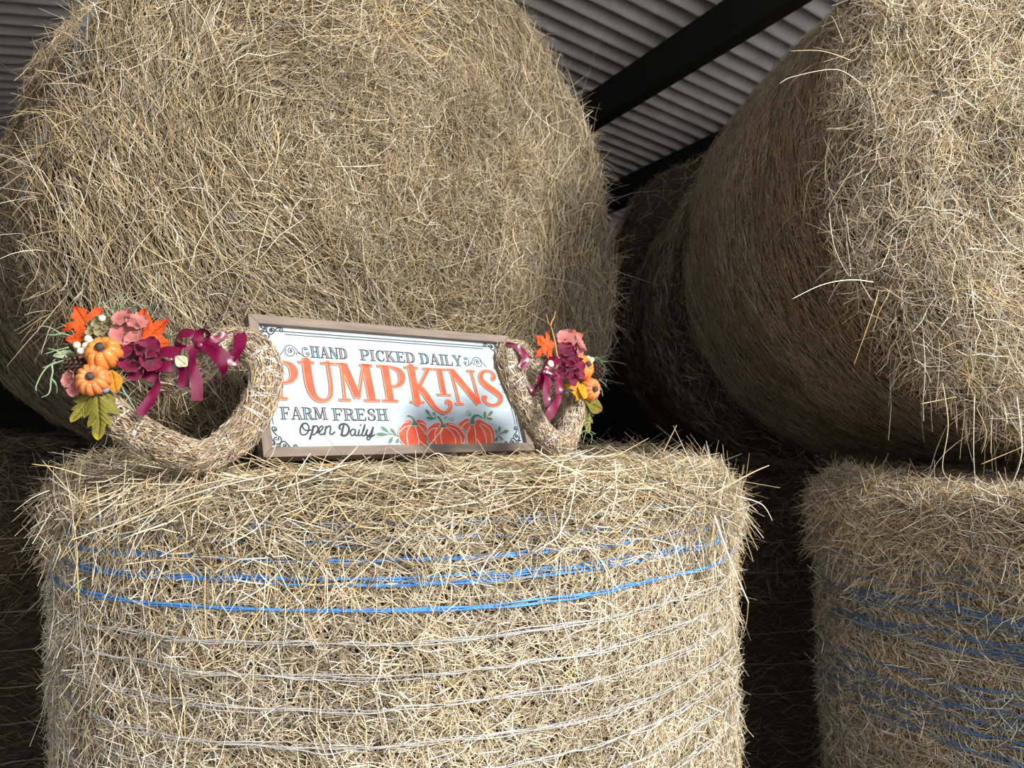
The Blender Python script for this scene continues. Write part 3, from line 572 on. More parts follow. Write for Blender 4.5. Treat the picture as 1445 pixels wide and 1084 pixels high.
LEAVES = [[(213.8,196.5),(189.7,196.2)],[(214.2,194.7),(200.6,183.2)],[(226.1,198.5),(216.9,186.3)],[(219.6,199.6),(209.9,211.4)],[(229.9,202.1),(223.1,211.6)],[(298.4,163.7),(291.3,151.7)],[(309.4,163.7),(303.4,156.1)],[(305.4,169.4),(288.9,166.8)],[(407.5,168.0),(413.8,154.1)],[(416.8,163.4),(429.9,153.3)],[(410.8,166.7),(426.2,168.7)],[(432.5,196.0),(438.8,182.7)],[(437.9,196.0),(456.2,190.9)],[(430.0,199.9),(439.9,209.3)],[(428.8,198.6),(427.5,188.6)],[(429.1,203.8),(422.3,209.7)]]
LSTEMS = [[(212.8,195.3),(221.4,196.6),(230.3,199.7)],[(297.4,161.8),(302.9,168.1),(310.6,164.3)],[(404.0,166.7),(410.2,166.0),(419.4,162.0)],[(420.7,210.3),(428.6,202.5),(439.0,194.7)]]
PKB = [[(231.4,193.7),(235.2,184.0),(243.2,175.5),(253.1,171.2),(261.7,174.3),(270.3,170.6),(278.2,171.2),(286.2,178.1),(286.6,189.3),(283.0,204.2),(281.7,214.0),(274.0,219.4),(263.6,218.5),(253.1,218.9),(243.2,216.2),(235.1,211.9),(230.9,203.4)],[(350.7,179.7),(357.9,173.2),(370.6,168.1),(378.7,170.7),(387.2,172.0),(396.7,169.4),(407.4,174.6),(417.9,181.3),(423.2,190.6),(422.3,203.7),(419.3,212.9),(412.4,216.7),(399.6,220.3),(387.2,222.6),(375.6,222.3),(364.4,220.8),(359.9,215.6),(362.0,202.9),(363.5,190.0),(356.7,184.8)],[(284.1,194.3),(290.1,184.4),(300.9,178.2),(311.0,175.7),(317.3,178.2),(329.0,175.7),(340.0,177.1),(350.2,182.2),(357.0,190.0),(359.0,200.3),(354.3,211.7),(346.9,216.6),(338.9,220.8),(326.0,222.4),(316.3,222.2),(304.4,220.7),(295.7,216.8),(286.5,209.2),(283.3,201.7)]]
PKR = [[[(255.0,181.7),(247.3,191.4),(244.4,203.6),(244.6,215.7)],[(255.3,180.5),(242.9,184.1),(233.8,191.3)],[(264.2,181.7),(265.1,194.1),(265.5,208.8),(263.2,217.3)],[(271.0,180.5),(278.4,190.5),(282.2,201.7),(281.5,211.5)],[(274.6,176.2),(282.1,178.7),(286.7,185.6)],[(253.8,174.3),(243.0,176.7),(235.2,184.0)]],[[(374.6,182.4),(366.5,192.6),(362.2,205.4),(361.5,218.2)],[(383.4,182.4),(382.6,195.4),(380.5,210.9),(380.1,221.8)],[(394.3,179.9),(400.7,190.4),(402.9,206.1),(400.3,220.3)],[(397.8,177.3),(412.4,185.2),(416.8,198.4),(413.4,215.4)],[(377.0,172.0),(364.2,177.1),(355.3,184.8)]],[[(306.1,185.8),(299.6,194.5),(297.7,206.9),(298.4,216.8)],[(316.0,184.6),(311.2,194.6),(309.2,207.1),(310.3,218.3)],[(324.3,184.6),(334.7,194.9),(338.3,207.6),(333.9,221.3)],[(327.4,183.4),(342.8,189.9),(349.9,202.7),(348.5,215.4)],[(306.3,185.1),(293.4,188.2),(284.3,196.8)],[(331.3,178.3),(348.5,183.5),(358.2,197.7)]]]
PKS = [[(252.1,162.6),(257.4,162.5),(263.1,166.9),(267.0,174.3),(270.5,179.9),(256.6,180.5),(261.3,173.1),(259.2,166.9),(252.9,165.7)],[(374.9,177.8),(378.6,168.1),(386.9,160.8),(397.4,160.1),(404.3,165.4),(403.0,168.0),(395.0,164.1),(388.4,166.7),(385.8,172.0),(385.7,178.5)],[(308.7,163.7),(313.4,164.3),(317.6,170.6),(319.7,177.0),(324.7,182.7),(317.3,185.2),(310.6,183.9),(315.0,179.5),(314.3,173.2)]]
TEND = [[(316.1,164.3),(319.4,161.7),(324.9,162.3),(328.1,166.8),(326.0,170.0),(323.7,168.1),(328.5,164.9),(334.6,169.4),(339.5,172.6),(342.3,169.4),(340.2,166.1),(337.0,168.1)],[(380.8,161.5),(377.0,158.9),(378.3,156.3),(381.0,157.6),(379.4,161.5),(374.7,162.8),(372.6,158.9),(373.5,155.0),(378.4,153.0)]]
CORNER = [[(24.5,187.9),(26.5,189.0),(27.4,185.7),(24.5,183.5),(21.3,184.0),(21.3,188.4),(26.2,195.6),(31.9,200.0),(32.8,205.5),(28.6,209.8),(23.5,208.6),(21.6,203.1),(24.7,199.4),(28.6,201.1),(28.3,203.2),(25.7,203.2)],[(31.6,219.1),(29.7,213.1),(32.0,207.7),(37.4,206.1),(42.0,211.2),(46.6,216.7),(52.8,218.5),(55.9,215.3),(54.2,212.0),(50.8,213.0),(51.6,215.2)],[(43.0,212.3),(41.4,216.1),(36.7,215.9),(34.5,212.6),(36.9,210.5),(39.3,212.2),(38.0,213.8)],[(18.1,159.3),(18.1,176.9),(18.6,197.7),(21.4,208.6),(28.4,210.9)],[(19.2,210.1),(24.1,211.9)],[(21.4,217.2),(27.1,213.5)],[(28.0,218.4),(27.0,214.1)]]
SWIRL = [[(45.7,64.7),(52.1,57.3),(57.6,48.6),(64.6,45.8),(70.9,49.0),(76.7,55.9),(83.6,62.6),(90.2,64.1),(94.8,59.6),(92.5,56.2),(89.3,58.1),(91.4,59.8)],[(57.1,52.2),(55.7,59.4),(60.0,64.5),(66.7,63.5),(70.9,57.4),(68.3,51.6),(62.8,51.3),(60.6,55.6),(62.9,59.0),(66.5,56.4),(65.1,54.7)],[(84.8,62.6),(83.5,55.5),(85.4,49.4),(90.2,47.9),(92.7,50.1),(90.7,52.0),(88.6,51.0)],[(73.5,62.6),(73.5,58.4),(78.4,59.3),(84.7,63.2)]]

mb = MB()
for i, s_ in enumerate(SCRIPT): strip(mb, s_, (3.4 if i in (1, 6, 7, 16) else 2.5) if len(s_) > 1 else 3, .3)
mb.build('cursive_words', M['ink'], sg, False)
LW = [7, 6.5, 6, 6, 5.5, 6, 5.5, 6.5, 6.5, 6, 5.5, 6, 7, 5.5, 5, 4.5]
def leafshape(a, b_, w_):
    a, b_ = np.array(a), np.array(b_); t = b_ - a; n = np.array([-t[1], t[0]]) / np.linalg.norm(t) * w_ / 2
    return [a, a + t * .25 + n * .45, a + t * .6 + n, a + t * .9 + n * .7, b_ + t * .03, a + t * .9 - n * .7, a + t * .6 - n, a + t * .25 - n * .45]
mb = MB()
for (a, b_), w_ in zip(LEAVES, LW):
    q = leafshape(a, b_, w_); poly(mb, np.array(q) + [-.8, .8], .2, grow=1.0, mi=2); poly(mb, q, .3, grow=1.0, mi=1); poly(mb, q, .45, mi=0)
for s_ in LSTEMS: strip(mb, s_, 1.6, .45)
for s_ in TEND: strip(mb, s_, .9, .4, mi=0)
mb.build('painted_leaves', [M['leafink'], M['palewhite'], M['grey']], sg, False)
for i in (0, 1, 2):
    mb = MB(); dd = .3 * (i == 2) + .25
    poly(mb, np.array(PKB[i]) + [-1.2, .8], dd, grow=1.2, mi=3); poly(mb, PKB[i], dd + .1, grow=1.3, mi=1); poly(mb, PKB[i], dd + .2, mi=0)
    for s_ in PKR[i]: strip(mb, s_, 1.5, dd + .3, mi=1)
    poly(mb, PKS[i], dd + .36, grow=1.0, mi=1); poly(mb, PKS[i], dd + .45, mi=2)
    mb.build('painted_pumpkin', [M['orange'], M['palewhite'], M['leafink'], M['ink']], sg, False)
UC, VC = 249.0, 117.5
for mu in (0, 1):
    for mv in (0, 1):
        mb = MB(); f = lambda q: np.array([((2 * UC - x) if mu else x, (2 * VC - y - .5) if mv else y) for x, y in q])
        for i, s_ in enumerate(CORNER): strip(mb, f(s_), [2.0, 2.0, 1.8, 1.2, 2.6, 2.6, 2.6][i], .3)
        for s_, r in ((CORNER[0], 1.9), (CORNER[1], 1.7), (CORNER[2], 1.9)): disc(mb, f([s_[-1]])[0], r, .3)
        disc(mb, f([CORNER[0][0]])[0], 1.9, .3); mb.build('corner_scroll', M['ink'], sg, False)
mb = MB()
for a, b_, w_ in (((36, 22.2), (462, 22.2), 1.7), ((59, 27), (440, 27), 1.4), ((36, 217), (462, 217), .01), ((60, 216.8), (440, 216.8), 1.7), ((60, 220), (440, 220), .01), ((18.1, 60), (18.1, 176), 1.7), ((480, 60), (480, 176), 1.7), ((23.2, 58), (23.2, 178), 1.3), ((475, 58), (475, 178), 1.3)):
    strip(mb, [a, b_], w_, .3, smooth=False)
mb.build('border_line', M['ink'], sg, False)
for mu in (0, 1):
    mb = MB(); f = lambda q: np.array([((484 - x) if mu else x, y) for x, y in q])
    for s_ in SWIRL: strip(mb, f(s_), 1.2, .3)
    disc(mb, f([SWIRL[1][-1]])[0], 1.9, .3); disc(mb, f([SWIRL[0][-1]])[0], 1.5, .3); disc(mb, f([SWIRL[2][-1]])[0], 1.6, .3)
    mb.build('flourish', M['ink'], sg, False)
# ------------------------------------------------------------------ heart wreaths
def ray(px, py):
    d = Vector(((px - 722.5) / F, (542 - py) / F, -1)); d.rotate(camo.rotation_euler.to_matrix()); return np.array(d)
class Wreath:
    """all wreath coordinates are measured in the wreath's own leaning plane: x across, z up, y negative towards the viewer"""
    def __init__(s, label, loc, yaw, lean):
        s.root = thing('heart_wreath', label, 'wreath', loc, yaw, lean, group='heart wreaths either side of the sign'); s.MW = world_of(s.root); s.inv = np.linalg.inv(s.MW)
        s.o = s.inv[:3, :3] @ CAM + s.inv[:3, 3]; s.rng = np.random.RandomState(5)
    def at(s, px, py, d=0.0):
        """point of the plane that lies d metres in front of the wreath's middle"""
        r = s.inv[:3, :3] @ ray(px, py); t = (-d - s.o[1]) / r[1]; return s.o + r * t
    def path(s, pts): return np.array([s.at(*p) for p in pts])
def tube_hay(W, pts, rad, n, closed=False, wraps=160, seed=1):
    rng = np.random.RandomState(seed); p = smooth_path(W.path(pts), 10); t, nn, bb = frames(p); k = len(p)
    R = rad * (1 + .10 * noise(p, 30, seed))
    mb = MB(); mb.tube(p, R * .93, 14); mb.build('straw_core', M['wcore'], W.root)
    i = rng.randint(0, k, n); a = rng.uniform(0, 2 * math.pi, n); N = np.cos(a)[:, None] * nn[i] + np.sin(a)[:, None] * bb[i]
    P = p[i] + N * (R[i] + rng.uniform(-.001, .0012, n))[:, None]; ph = rng.normal(0, .24, n); side = np.cross(N, t[i]); T = t[i] * np.cos(ph)[:, None] + side * np.sin(ph)[:, None]
    L1 = strands(P, N, T, rng.uniform(.008, .026, n), rng.uniform(.0008, .0026, n), colours(n, (4, 3, 3, .2, .8, 5, .6), .84, rng) * [1.0, .91, .84], .1, .04, .03, 2, rng)
    m = n // 9; i = rng.randint(0, k, m); a = rng.uniform(0, 2 * math.pi, m); N = np.cos(a)[:, None] * nn[i] + np.sin(a)[:, None] * bb[i]
    L2 = free_stalks(p[i] + N * R[i][:, None] * .98, norm(t[i] * rng.choice([-1, 1], (m, 1)) + .35 * N + rng.normal(0, .2, (m, 3))), N, rng.uniform(.008, .02, m), rng.uniform(.0005, .0011, m), colours(m, (4, 4, 2, .3, .6, 3, .6), .95, rng), .1, rng, 2)
    v, q, c = merge([L1, L2]); fast_mesh('bound_straw', v, q, c, M['straw'], W.root, kind='stuff')
    mb = MB(); per = 10
    for w_ in range(wraps):
        j = rng.randint(2, k - 3); a0 = rng.uniform(0, 6.28); sp = rng.uniform(.7, 2.3); tw = rng.uniform(-1.4, 1.4); aa = np.linspace(a0, a0 + sp, per); off = np.linspace(-.5, .5, per) * tw * R[j] * .6
        c0_ = p[j][None] + t[j][None] * off[:, None]; N = np.cos(aa)[:, None] * nn[j] + np.sin(aa)[:, None] * bb[j]
        rr = R[j] + .0013; c_ = c0_ + N * rr; wd = t[j][None] * (rng.uniform(.0004, .0013)) * np.sin(np.linspace(.25, 2.9, per))[:, None]
        mb.add(np.concatenate([c_ + wd, c_ - wd]), [(q_, q_ + 1, per + q_ + 1, per + q_) for q_ in range(per - 1)])
    o = mb.build('plastic_binding', M['wrap'], W.root, solid=.0003); o['kind'] = 'stuff'; o['label'] = 'glossy clear binding film'
    return p
def ell(W, name, c, r, m, sub=3, rough=0.0, parent=None, seed=0):
    bm = bmesh.new(); bmesh.ops.create_icosphere(bm, subdivisions=sub, radius=1); v = np.array([x.co for x in bm.verts]); f = [[q.index for q in x.verts] for x in bm.faces]; bm.free()
    mb = MB(); v = v * (1 + rough * noise(v, 3, seed)[:, None]); mb.add(c + v * r, f); return mb.build(name, m, parent or W.root)
def basis(axis, up=(0, 0, 1)):
    z = norm(np.array(axis, float)); x = np.cross(np.array(up, float), z); x = norm(x) if np.linalg.norm(x) > 1e-5 else np.array([1.0, 0, 0]); return np.stack([x, np.cross(z, x), z], 1)
def pumpkin(W, c, R, axis, ribs, m, label=None, h=.72, up=(0, 0, 1)):
    nt, nph = 12 * ribs, 30; B = basis(axis, up); v = []
    for i in range(nph + 1):
        ph = math.pi * i / nph
        for j in range(nt):
            th = 2 * math.pi * j / nt; g = abs(math.cos(ribs * th / 2)) ** .45; rr = R * (math.sin(ph) ** .8) * (1 - .17 * (1 - g)) * (1 + .03 * math.sin(th * 3 + 1))
            z = R * h * math.cos(ph) * (1 - .55 * math.exp(-(math.sin(ph) / .30) ** 2)) * (1 - .10 * (1 - g)); v.append((rr * math.cos(th), rr * math.sin(th), z))
    v = np.array(v) @ B.T + c; f = [(i * nt + j, i * nt + (j + 1) % nt, (i + 1) * nt + (j + 1) % nt, (i + 1) * nt + j) for i in range(nph) for j in range(nt)]
    mb = MB(); mb.add(v, [q[::-1] for q in f]); o = mb.build('pumpkin', m, W.root, label=label)
    sv = np.array([(0, 0, z) for z in np.linspace(R * h * .35, R * h * .92, 6)]) @ B.T + c; mb = MB(); mb.tube(sv, R * np.array([.30, .24, .21, .20, .21, .23]), 9); mb.build('pumpkin_stem', M['stem'], o); return o
MAPLE = [(0, 0), (.06, .12), (.20, .06), (.34, .10), (.50, .08), (.42, .22), (.46, .30), (.36, .34), (.52, .42), (.62, .40), (.80, .62), (.64, .62), (.60, .72), (.46, .62), (.30, .58), (.22, .62), (.28, .74), (.24, .84), (.12, .92), (0, 1.12)]
OAK = [(0, 0), (.05, .10), (.16, .14), (.34, .20), (.46, .38), (.50, .55), (.38, .52), (.30, .44), (.20, .40), (.24, .54), (.32, .66), (.30, .80), (.22, .76), (.18, .82), (.14, .98), (0, 1.12)]
PLAIN = [(0, 0), (.10, .10), (.24, .3), (.30, .5), (.24, .72), (.12, .92), (0, 1.05)]
def leaf(W, base, tip, shape, c_in, c_tip, name='maple_leaf', wid=1.0, curl=.15, d=(0, 0), twist=0.0, label=None, ruff=.05, sharp=0.55, parent=None):
    """a shaped cloth leaf from base to tip (picture of the wreath plane), d = how far in front each end is"""
    a, b_ = W.at(*base, d[0]), W.at(*tip, d[1]); Y = b_ - a; L = np.linalg.norm(Y) / 1.1; Y = Y / np.linalg.norm(Y); X = norm(np.cross(Y, [0, -1, 0])); X = norm(X * math.cos(twist) + np.cross(X, Y) * math.sin(twist)); Z = np.cross(X, Y)
    if Z[1] > 0: Z = -Z
    out = shape + [(-x, y) for x, y in shape[-2:0:-1]]; out = smooth_path([(x, y, 0) for x, y in out], 4, True)[:, :2]; ce = np.array([0, .45]); m = len(out); rings = 16; v = [(*ce, 0)]; col = []; f = []
    tipw = lambda q: max(0, min(1, (q - sharp) / (1.02 - sharp)))
    for k in range(1, rings + 1):
        for i, o in enumerate(out):
            fr = k / rings; q = ce + (o - ce) * fr; ang = math.atan2(o[1] - .45, o[0]); v.append((*q, 0))
    v = np.array(v, float); ang = np.arctan2(v[:, 1] - .0, v[:, 0]); r = np.hypot(v[:, 0], v[:, 1])
    lat = np.abs(np.sin((v[:, 1] - .9 * np.abs(v[:, 0])) * 26)); vein = .012 * lat + np.abs(np.sin((ang - math.pi / 2) * 3.2)) * .030 - np.exp(-(v[:, 0] / .03) ** 2) * .03
    v[:, 2] = -curl * (v[:, 0] ** 2) * 1.2 + curl * .5 * (r ** 2 - r) + vein + ruff * noise(np.column_stack([v[:, 0], v[:, 1], 0 * r + base[0]]), 3.5, 3)
    rr = np.hypot(v[:, 0], v[:, 1] - .35); k = np.clip((rr - sharp) / (.80 - sharp), 0, 1)[:, None]; col = np.array(c_in) * (1 - k) + np.array(c_tip) * k
    col = col * (1 - .35 * np.exp(-(np.sin((ang - math.pi / 2) * 3.2) / .16) ** 2))[:, None] * (.72 + .34 * lat ** .5)[:, None] * (1 + .25 * noise(np.column_stack([v[:, :2], 0 * r]), 14, 4))[:, None]
    f = [(0, 1 + i, 1 + (i + 1) % m) for i in range(m)] + [(1 + (k_ - 1) * m + i, 1 + k_ * m + i, 1 + k_ * m + (i + 1) % m, 1 + (k_ - 1) * m + (i + 1) % m) for k_ in range(1, rings) for i in range(m)]
    P = a + L * (v[:, :1] * wid * X + v[:, 1:2] * Y + v[:, 2:] * Z); mb = MB(); mb.add(P, f, np.clip(col, 0, 1)); return mb.build(name, M['leaf'], parent or W.root, solid=.0004, label=label)
def petal(mb, base, Y, Z, L, w_, cup, col, col2, ruff=.1, sd=0):
    X = np.cross(Y, Z); n1, n2 = 7, 9; v = []; cc = []
    for i in range(n1 + 1):
        t = i / n1; half = w_ * math.sin(math.pi * min(1, .12 + t * .80)) ** .6 * (1 if t < .95 else .75)
        for j in range(n2 + 1):
            u = j / n2 * 2 - 1; y = t * (1 - .12 * u * u * t); z = cup * (t * t * .9 + .5 * u * u * t) + ruff * t * math.sin(u * 5 + sd) * .5
            v.append(base + L * (X * u * half + Y * y + Z * z)); cc.append(np.array(col2) * (1 - t) + np.array(col) * t)
    mb.add(v, [(i * (n2 + 1) + j, i * (n2 + 1) + j + 1, (i + 1) * (n2 + 1) + j + 1, (i + 1) * (n2 + 1) + j) for i in range(n1) for j in range(n2)], np.array(cc))
def flower(W, c, R, axis, col, col2, name, n=4, cup=.35, rot=0.0, ruff=.12, w_=.55, label=None):
    B = basis(axis); X, Y, Z = B[:, 0], B[:, 1], B[:, 2]; mb = MB()
    for k in range(n):
        a = rot + k * 2 * math.pi / n; D = X * math.cos(a) + Y * math.sin(a); petal(mb, c + Z * .0006 * (k % 2), D, Z, R * (1 + .1 * math.sin(k * 5 + rot)), w_, cup * (1 + .3 * math.sin(k * 3 + rot)), col, col2, ruff, k + rot)
    o = mb.build(name, M['petal'], W.root, solid=.0004, label=label); ell(W, 'flower_center', c + Z * R * .06, R * .09, M['stem'], 1, parent=o); return o
def ribbon(W, pts, name='ribbon_strip', parent=None, wob=0):
    """pts: px, py, front distance, width in mm, twist in degrees"""
    P = np.array([np.concatenate([W.at(a, b_, d), [w_ * 1.15, tw]]) for a, b_, d, w_, tw in pts]); q = smooth_path(P, 8); p = q[:, :3]; t = norm(np.gradient(p, axis=0))
    n = norm(np.cross(t, [0, -1, 0])); n2 = np.cross(t, n); tw = np.radians(q[:, 4])[:, None]; wv = (n * np.cos(tw) + n2 * np.sin(tw)); zz = norm(np.cross(t, wv)); cols = 5; v = []
    for i in range(len(p)):
        for j in range(cols):
            u = j / (cols - 1) * 2 - 1; v.append(p[i] + wv[i] * u * q[i, 3] / 2000 + zz[i] * .0006 * math.cos(u * 2.2) * math.sin(i * .3))
    mb = MB(); mb.add(v, [(i * cols + j, i * cols + j + 1, (i + 1) * cols + j + 1, (i + 1) * cols + j) for i in range(len(p) - 1) for j in range(cols - 1)]); return mb.build(name, M['satin'], parent or W.root, solid=.0003)
def sprig(W, paths, m, r, name, label=None, fuzz=0):
    rng = W.rng
    for pts in paths:
        mb = MB(); p = smooth_path(np.array([W.at(*q) for q in pts]), 6); p = p + .0012 * np.stack([noise(p, 90, k) for k in range(3)], 1); mb.tube(p, r * np.linspace(1.1, .45, len(p)), 5)
        for _ in range(fuzz):
            i = rng.randint(0, len(p) - 1); e = p[i] + rng.normal(0, .005, 3); mb.tube([p[i], (p[i] + e) / 2 + rng.normal(0, .001, 3), e], r * .5, 4)
        o = mb.build(name, m, W.root, label=label)
    return o
def cone(W, c, axis, R, L):
    B = basis(axis); mb = MB(); ell_ = 70
    for k in range(ell_):
        f = k / ell_; z = L * (f - .5); rr = R * math.sin(math.pi * (.12 + .80 * (1 - f) ** .9)) ** .8; a = k * 2.39996; D = B[:, 0] * math.cos(a) + B[:, 1] * math.sin(a); A = B[:, 2]; S_ = np.cross(D, A); s_ = R * .34
        b0 = c + A * z + D * rr * .45; tp = c + A * (z + s_ * .5) + D * rr; v = [b0 - S_ * s_ * .3, b0 + S_ * s_ * .3, tp + S_ * s_ * .55, tp - S_ * s_ * .55, tp + A * s_ * .35 + D * s_ * .1, b0 - A * s_ * .4, tp - A * s_ * .25 + D * s_ * .15]
        mb.add(v, [(0, 1, 2, 4, 3), (0, 5, 1), (1, 5, 6, 2), (5, 0, 3, 6), (2, 6, 3), (2, 3, 4)])
    mb.tube([c - B[:, 2] * L * .5, c + B[:, 2] * L * .4], [R * .5, R * .3], 8); return mb.build('pine_cone', M['cone'], W.root, smooth=False)
OR, RED = (.85, .13, .025), (.80, .02, .02); PK, PK2 = (.62, .27, .25), (.42, .10, .10); BG, BG2 = (.26, .006, .06), (.07, .002, .02); OL, OL2 = (.40, .36, .20), (.22, .17, .08); GR, YE = (.25, .22, .035), (.80, .62, .03)

# left wreath
c1 = lambda x, y, d=0.0: (40 + x / 4.014, 400 + y / 4.014, d)
W = Wreath('straw heart wreath on the left, facing out, with pumpkins, maple leaves and a burgundy bow', (-.405, 1.00, 1.190), math.radians(4), -math.radians(16))
LP = [(1010, 985), (1120, 920), (1220, 830), (1300, 700), (1345, 570), (1335, 450), (1270, 370), (1160, 340), (1060, 400), (960, 470), (860, 530), (760, 515), (660, 450), (560, 400), (430, 420), (360, 520), (390, 650), (470, 740), (580, 820), (720, 900), (860, 960), (960, 985), (1020, 975)]
tube_hay(W, [c1(*q)[:2] for q in LP], .0205, 9500, seed=2, wraps=340)
for tipx, tipy, bx, by, wd in ((262, 128, 345, 270, .85), (205, 318, 335, 305, .6), (395, 180, 350, 260, .8)):
    leaf(W, c1(bx, by)[:2], c1(tipx, tipy)[:2], MAPLE if wd > .8 else PLAIN, OR, RED, 'maple_leaf', wid=wd * (1.5 if wd < .8 else 1), d=(.026, .020), label='orange maple leaf with red tips')
leaf(W, c1(610, 350)[:2], c1(800, 200)[:2], MAPLE, OR, RED, 'maple_leaf', wid=.75, d=(.020, .030), curl=.3, label='large orange maple leaf with red tips')
leaf(W, c1(625, 360)[:2], c1(655, 130)[:2], PLAIN, OR, RED, 'maple_leaf', wid=1.1, d=(.022, .032), label='orange maple leaf lobe')
leaf(W, c1(640, 330)[:2], c1(815, 345)[:2], PLAIN, OR, OR, 'maple_leaf', wid=1.2, d=(.026, .022), label='orange maple leaf lobe')
leaf(W, c1(420, 240)[:2], c1(325, 225)[:2], OAK, (.16, .11, .05), OL, 'brown_leaf', wid=1.2, d=(.03, .028))
for x, y, r, rot in ((360, 275, 34, .3), (400, 235, 40, 1.2), (462, 235, 44, .8), (420, 270, 38, 2.1), (440, 205, 34, .1)):
    flower(W, W.at(*c1(x, y, .034)), r / 4.014 * .00098, (rs.uniform(-.4, .2), -1, rs.uniform(-.2, .3)), OL, OL2, 'olive_blossom', 4, .5, rot, .05, .62)
for x, y, r, rot, ax in ((535, 205, 62, .4, (-.2, -1, .4)), (552, 290, 84, 1.0, (0, -1, .1)), (610, 225, 56, .2, (.4, -1, .4)), (600, 330, 48, 2.0, (.3, -1, -.2)), (235, 545, 48, .5, (-.5, -1, -.1)), (265, 600, 42, 1.5, (-.3, -1, -.4)), (310, 395, 34, .9, (-.2, -1, 0))):
    flower(W, W.at(*c1(x, y, .036)), r / 4.014 * .00102, ax, PK, PK2, 'pink_flower', 4, .30, rot, .10, .80, 'dusty pink cloth flower')
for x, y, r, rot, ax in ((600, 430, 88, .5, (-.1, -1, -.1)), (670, 385, 72, .9, (.3, -1, .3)), (610, 485, 58, .1, (-.1, -1, -.5)), (690, 450, 60, 1.4, (.6, -1, -.1)), (560, 400, 56, 2.0, (-.4, -1, .3))):
    flower(W, W.at(*c1(x, y, .036)), r / 4.014 * .00098, ax, BG, BG2, 'burgundy_flower', 4, .4, rot, .1, .66, 'dark burgundy cloth flower')
for x, y in ((275, 350), (326, 354), (338, 314), (296, 383), (418, 198), (350, 330)): ell(W, 'cream_berry', W.at(*c1(x, y, .040)), .0047, M['cream'], 3)
pumpkin(W, W.at(*c1(428, 398, .040)), .0238, (-.02, -1, .30), 9, M['pumpkin'], 'glossy orange pumpkin, the upper one', .78)
pumpkin(W, W.at(*c1(366, 545, .042)), .0218, (.12, -1, .05), 12, M['pumpkin_pale'], 'small ribbed orange pumpkin, the lower one', .70)
cone(W, W.at(*c1(272, 462, .032)), (-.75, -.5, .2), .0135, .028)
ell(W, 'blue_berry', W.at(*c1(435, 600, .036)), .0052, M['bluebit'], 2)
leaf(W, c1(395, 615)[:2], c1(400, 885)[:2], OAK, GR, YE, 'oak_leaf', wid=.85, d=(.034, .024), sharp=.62, label='green leaf with a yellow tip', curl=.3)
leaf(W, c1(360, 620)[:2], c1(245, 785)[:2], OAK, GR, YE, 'oak_leaf', wid=.85, d=(.032, .026), sharp=.60, label='green leaf with a yellow tip', curl=.3)
leaf(W, c1(430, 620)[:2], c1(480, 715)[:2], PLAIN, GR, YE, 'oak_leaf', wid=1.3, d=(.030, .022), sharp=.5)
leaf(W, c1(470, 490)[:2], c1(500, 630)[:2], PLAIN, (.70, .32, .03), (.30, .16, .03), 'amber_leaf', wid=1.3, d=(.034, .026), sharp=.5, label='amber yellow leaf')
leaf(W, c1(265, 395)[:2], c1(130, 410)[:2], PLAIN, (.50, .60, .38), (.62, .70, .50), 'pale_green_leaf', wid=.7, d=(.024, .024))
sprig(W, [[c1(*q, .02) for q in l] for l in ([(330, 330), (260, 305), (185, 280), (120, 250), (65, 245)], [(185, 280), (150, 292), (105, 290)], [(290, 330), (250, 270), (190, 225)], [(270, 420), (190, 440), (110, 475), (60, 540), (45, 590), (50, 610)],
      [(200, 400), (150, 380), (110, 370)], [(230, 360), (180, 375), (90, 400)], [(140, 460), (130, 540), (125, 600), (110, 632), (70, 645)], [(130, 545), (155, 570), (160, 625)], [(160, 445), (110, 470), (80, 480)], [(250, 400), (210, 440), (190, 470), (205, 500)], [(240, 380), (190, 400), (140, 440)], [(510, 560), (560, 640), (610, 720)])], M['moss'], .0013, 'moss_sprig', 'pale green curly twigs')
sprig(W, [[c1(*q, .012) for q in l] for l in ([(560, 230), (520, 130), (560, 60)], [(520, 140), (580, 70)], [(470, 200), (430, 140), (405, 100)], [(430, 140), (440, 110), (505, 70)], [(480, 200), (490, 110), (540, 60)], [(440, 200), (400, 130), (420, 60)])], M['moss'], .0008, 'moss_sprig')
sprig(W, [[c1(*q, .012) for q in l] for l in ([(540, 180), (500, 140), (460, 130)], [(560, 190), (620, 110)], [(350, 330), (290, 290), (240, 260)], [(500, 180), (560, 130), (600, 140)], [(640, 180), (680, 150), (730, 110)], [(790, 290), (830, 310), (870, 320)], [(480, 700), (520, 760), (510, 850)], [(490, 690), (470, 770), (500, 830)])], M['darkmoss'], .0006, 'dark_sprig', fuzz=26)
bow = ribbon(W, [c1(960, 350, .030) + (8, 0), c1(930, 290, .034) + (11, 10), c1(870, 285, .030) + (14, 20), c1(835, 330, .026) + (13, 60), c1(860, 365, .030) + (11, 40), c1(900, 380, .034) + (12, 20), c1(960, 352, .032) + (8, 0)])
bow.name = 'ribbon_bow'; bow['label'] = 'burgundy satin ribbon bow'
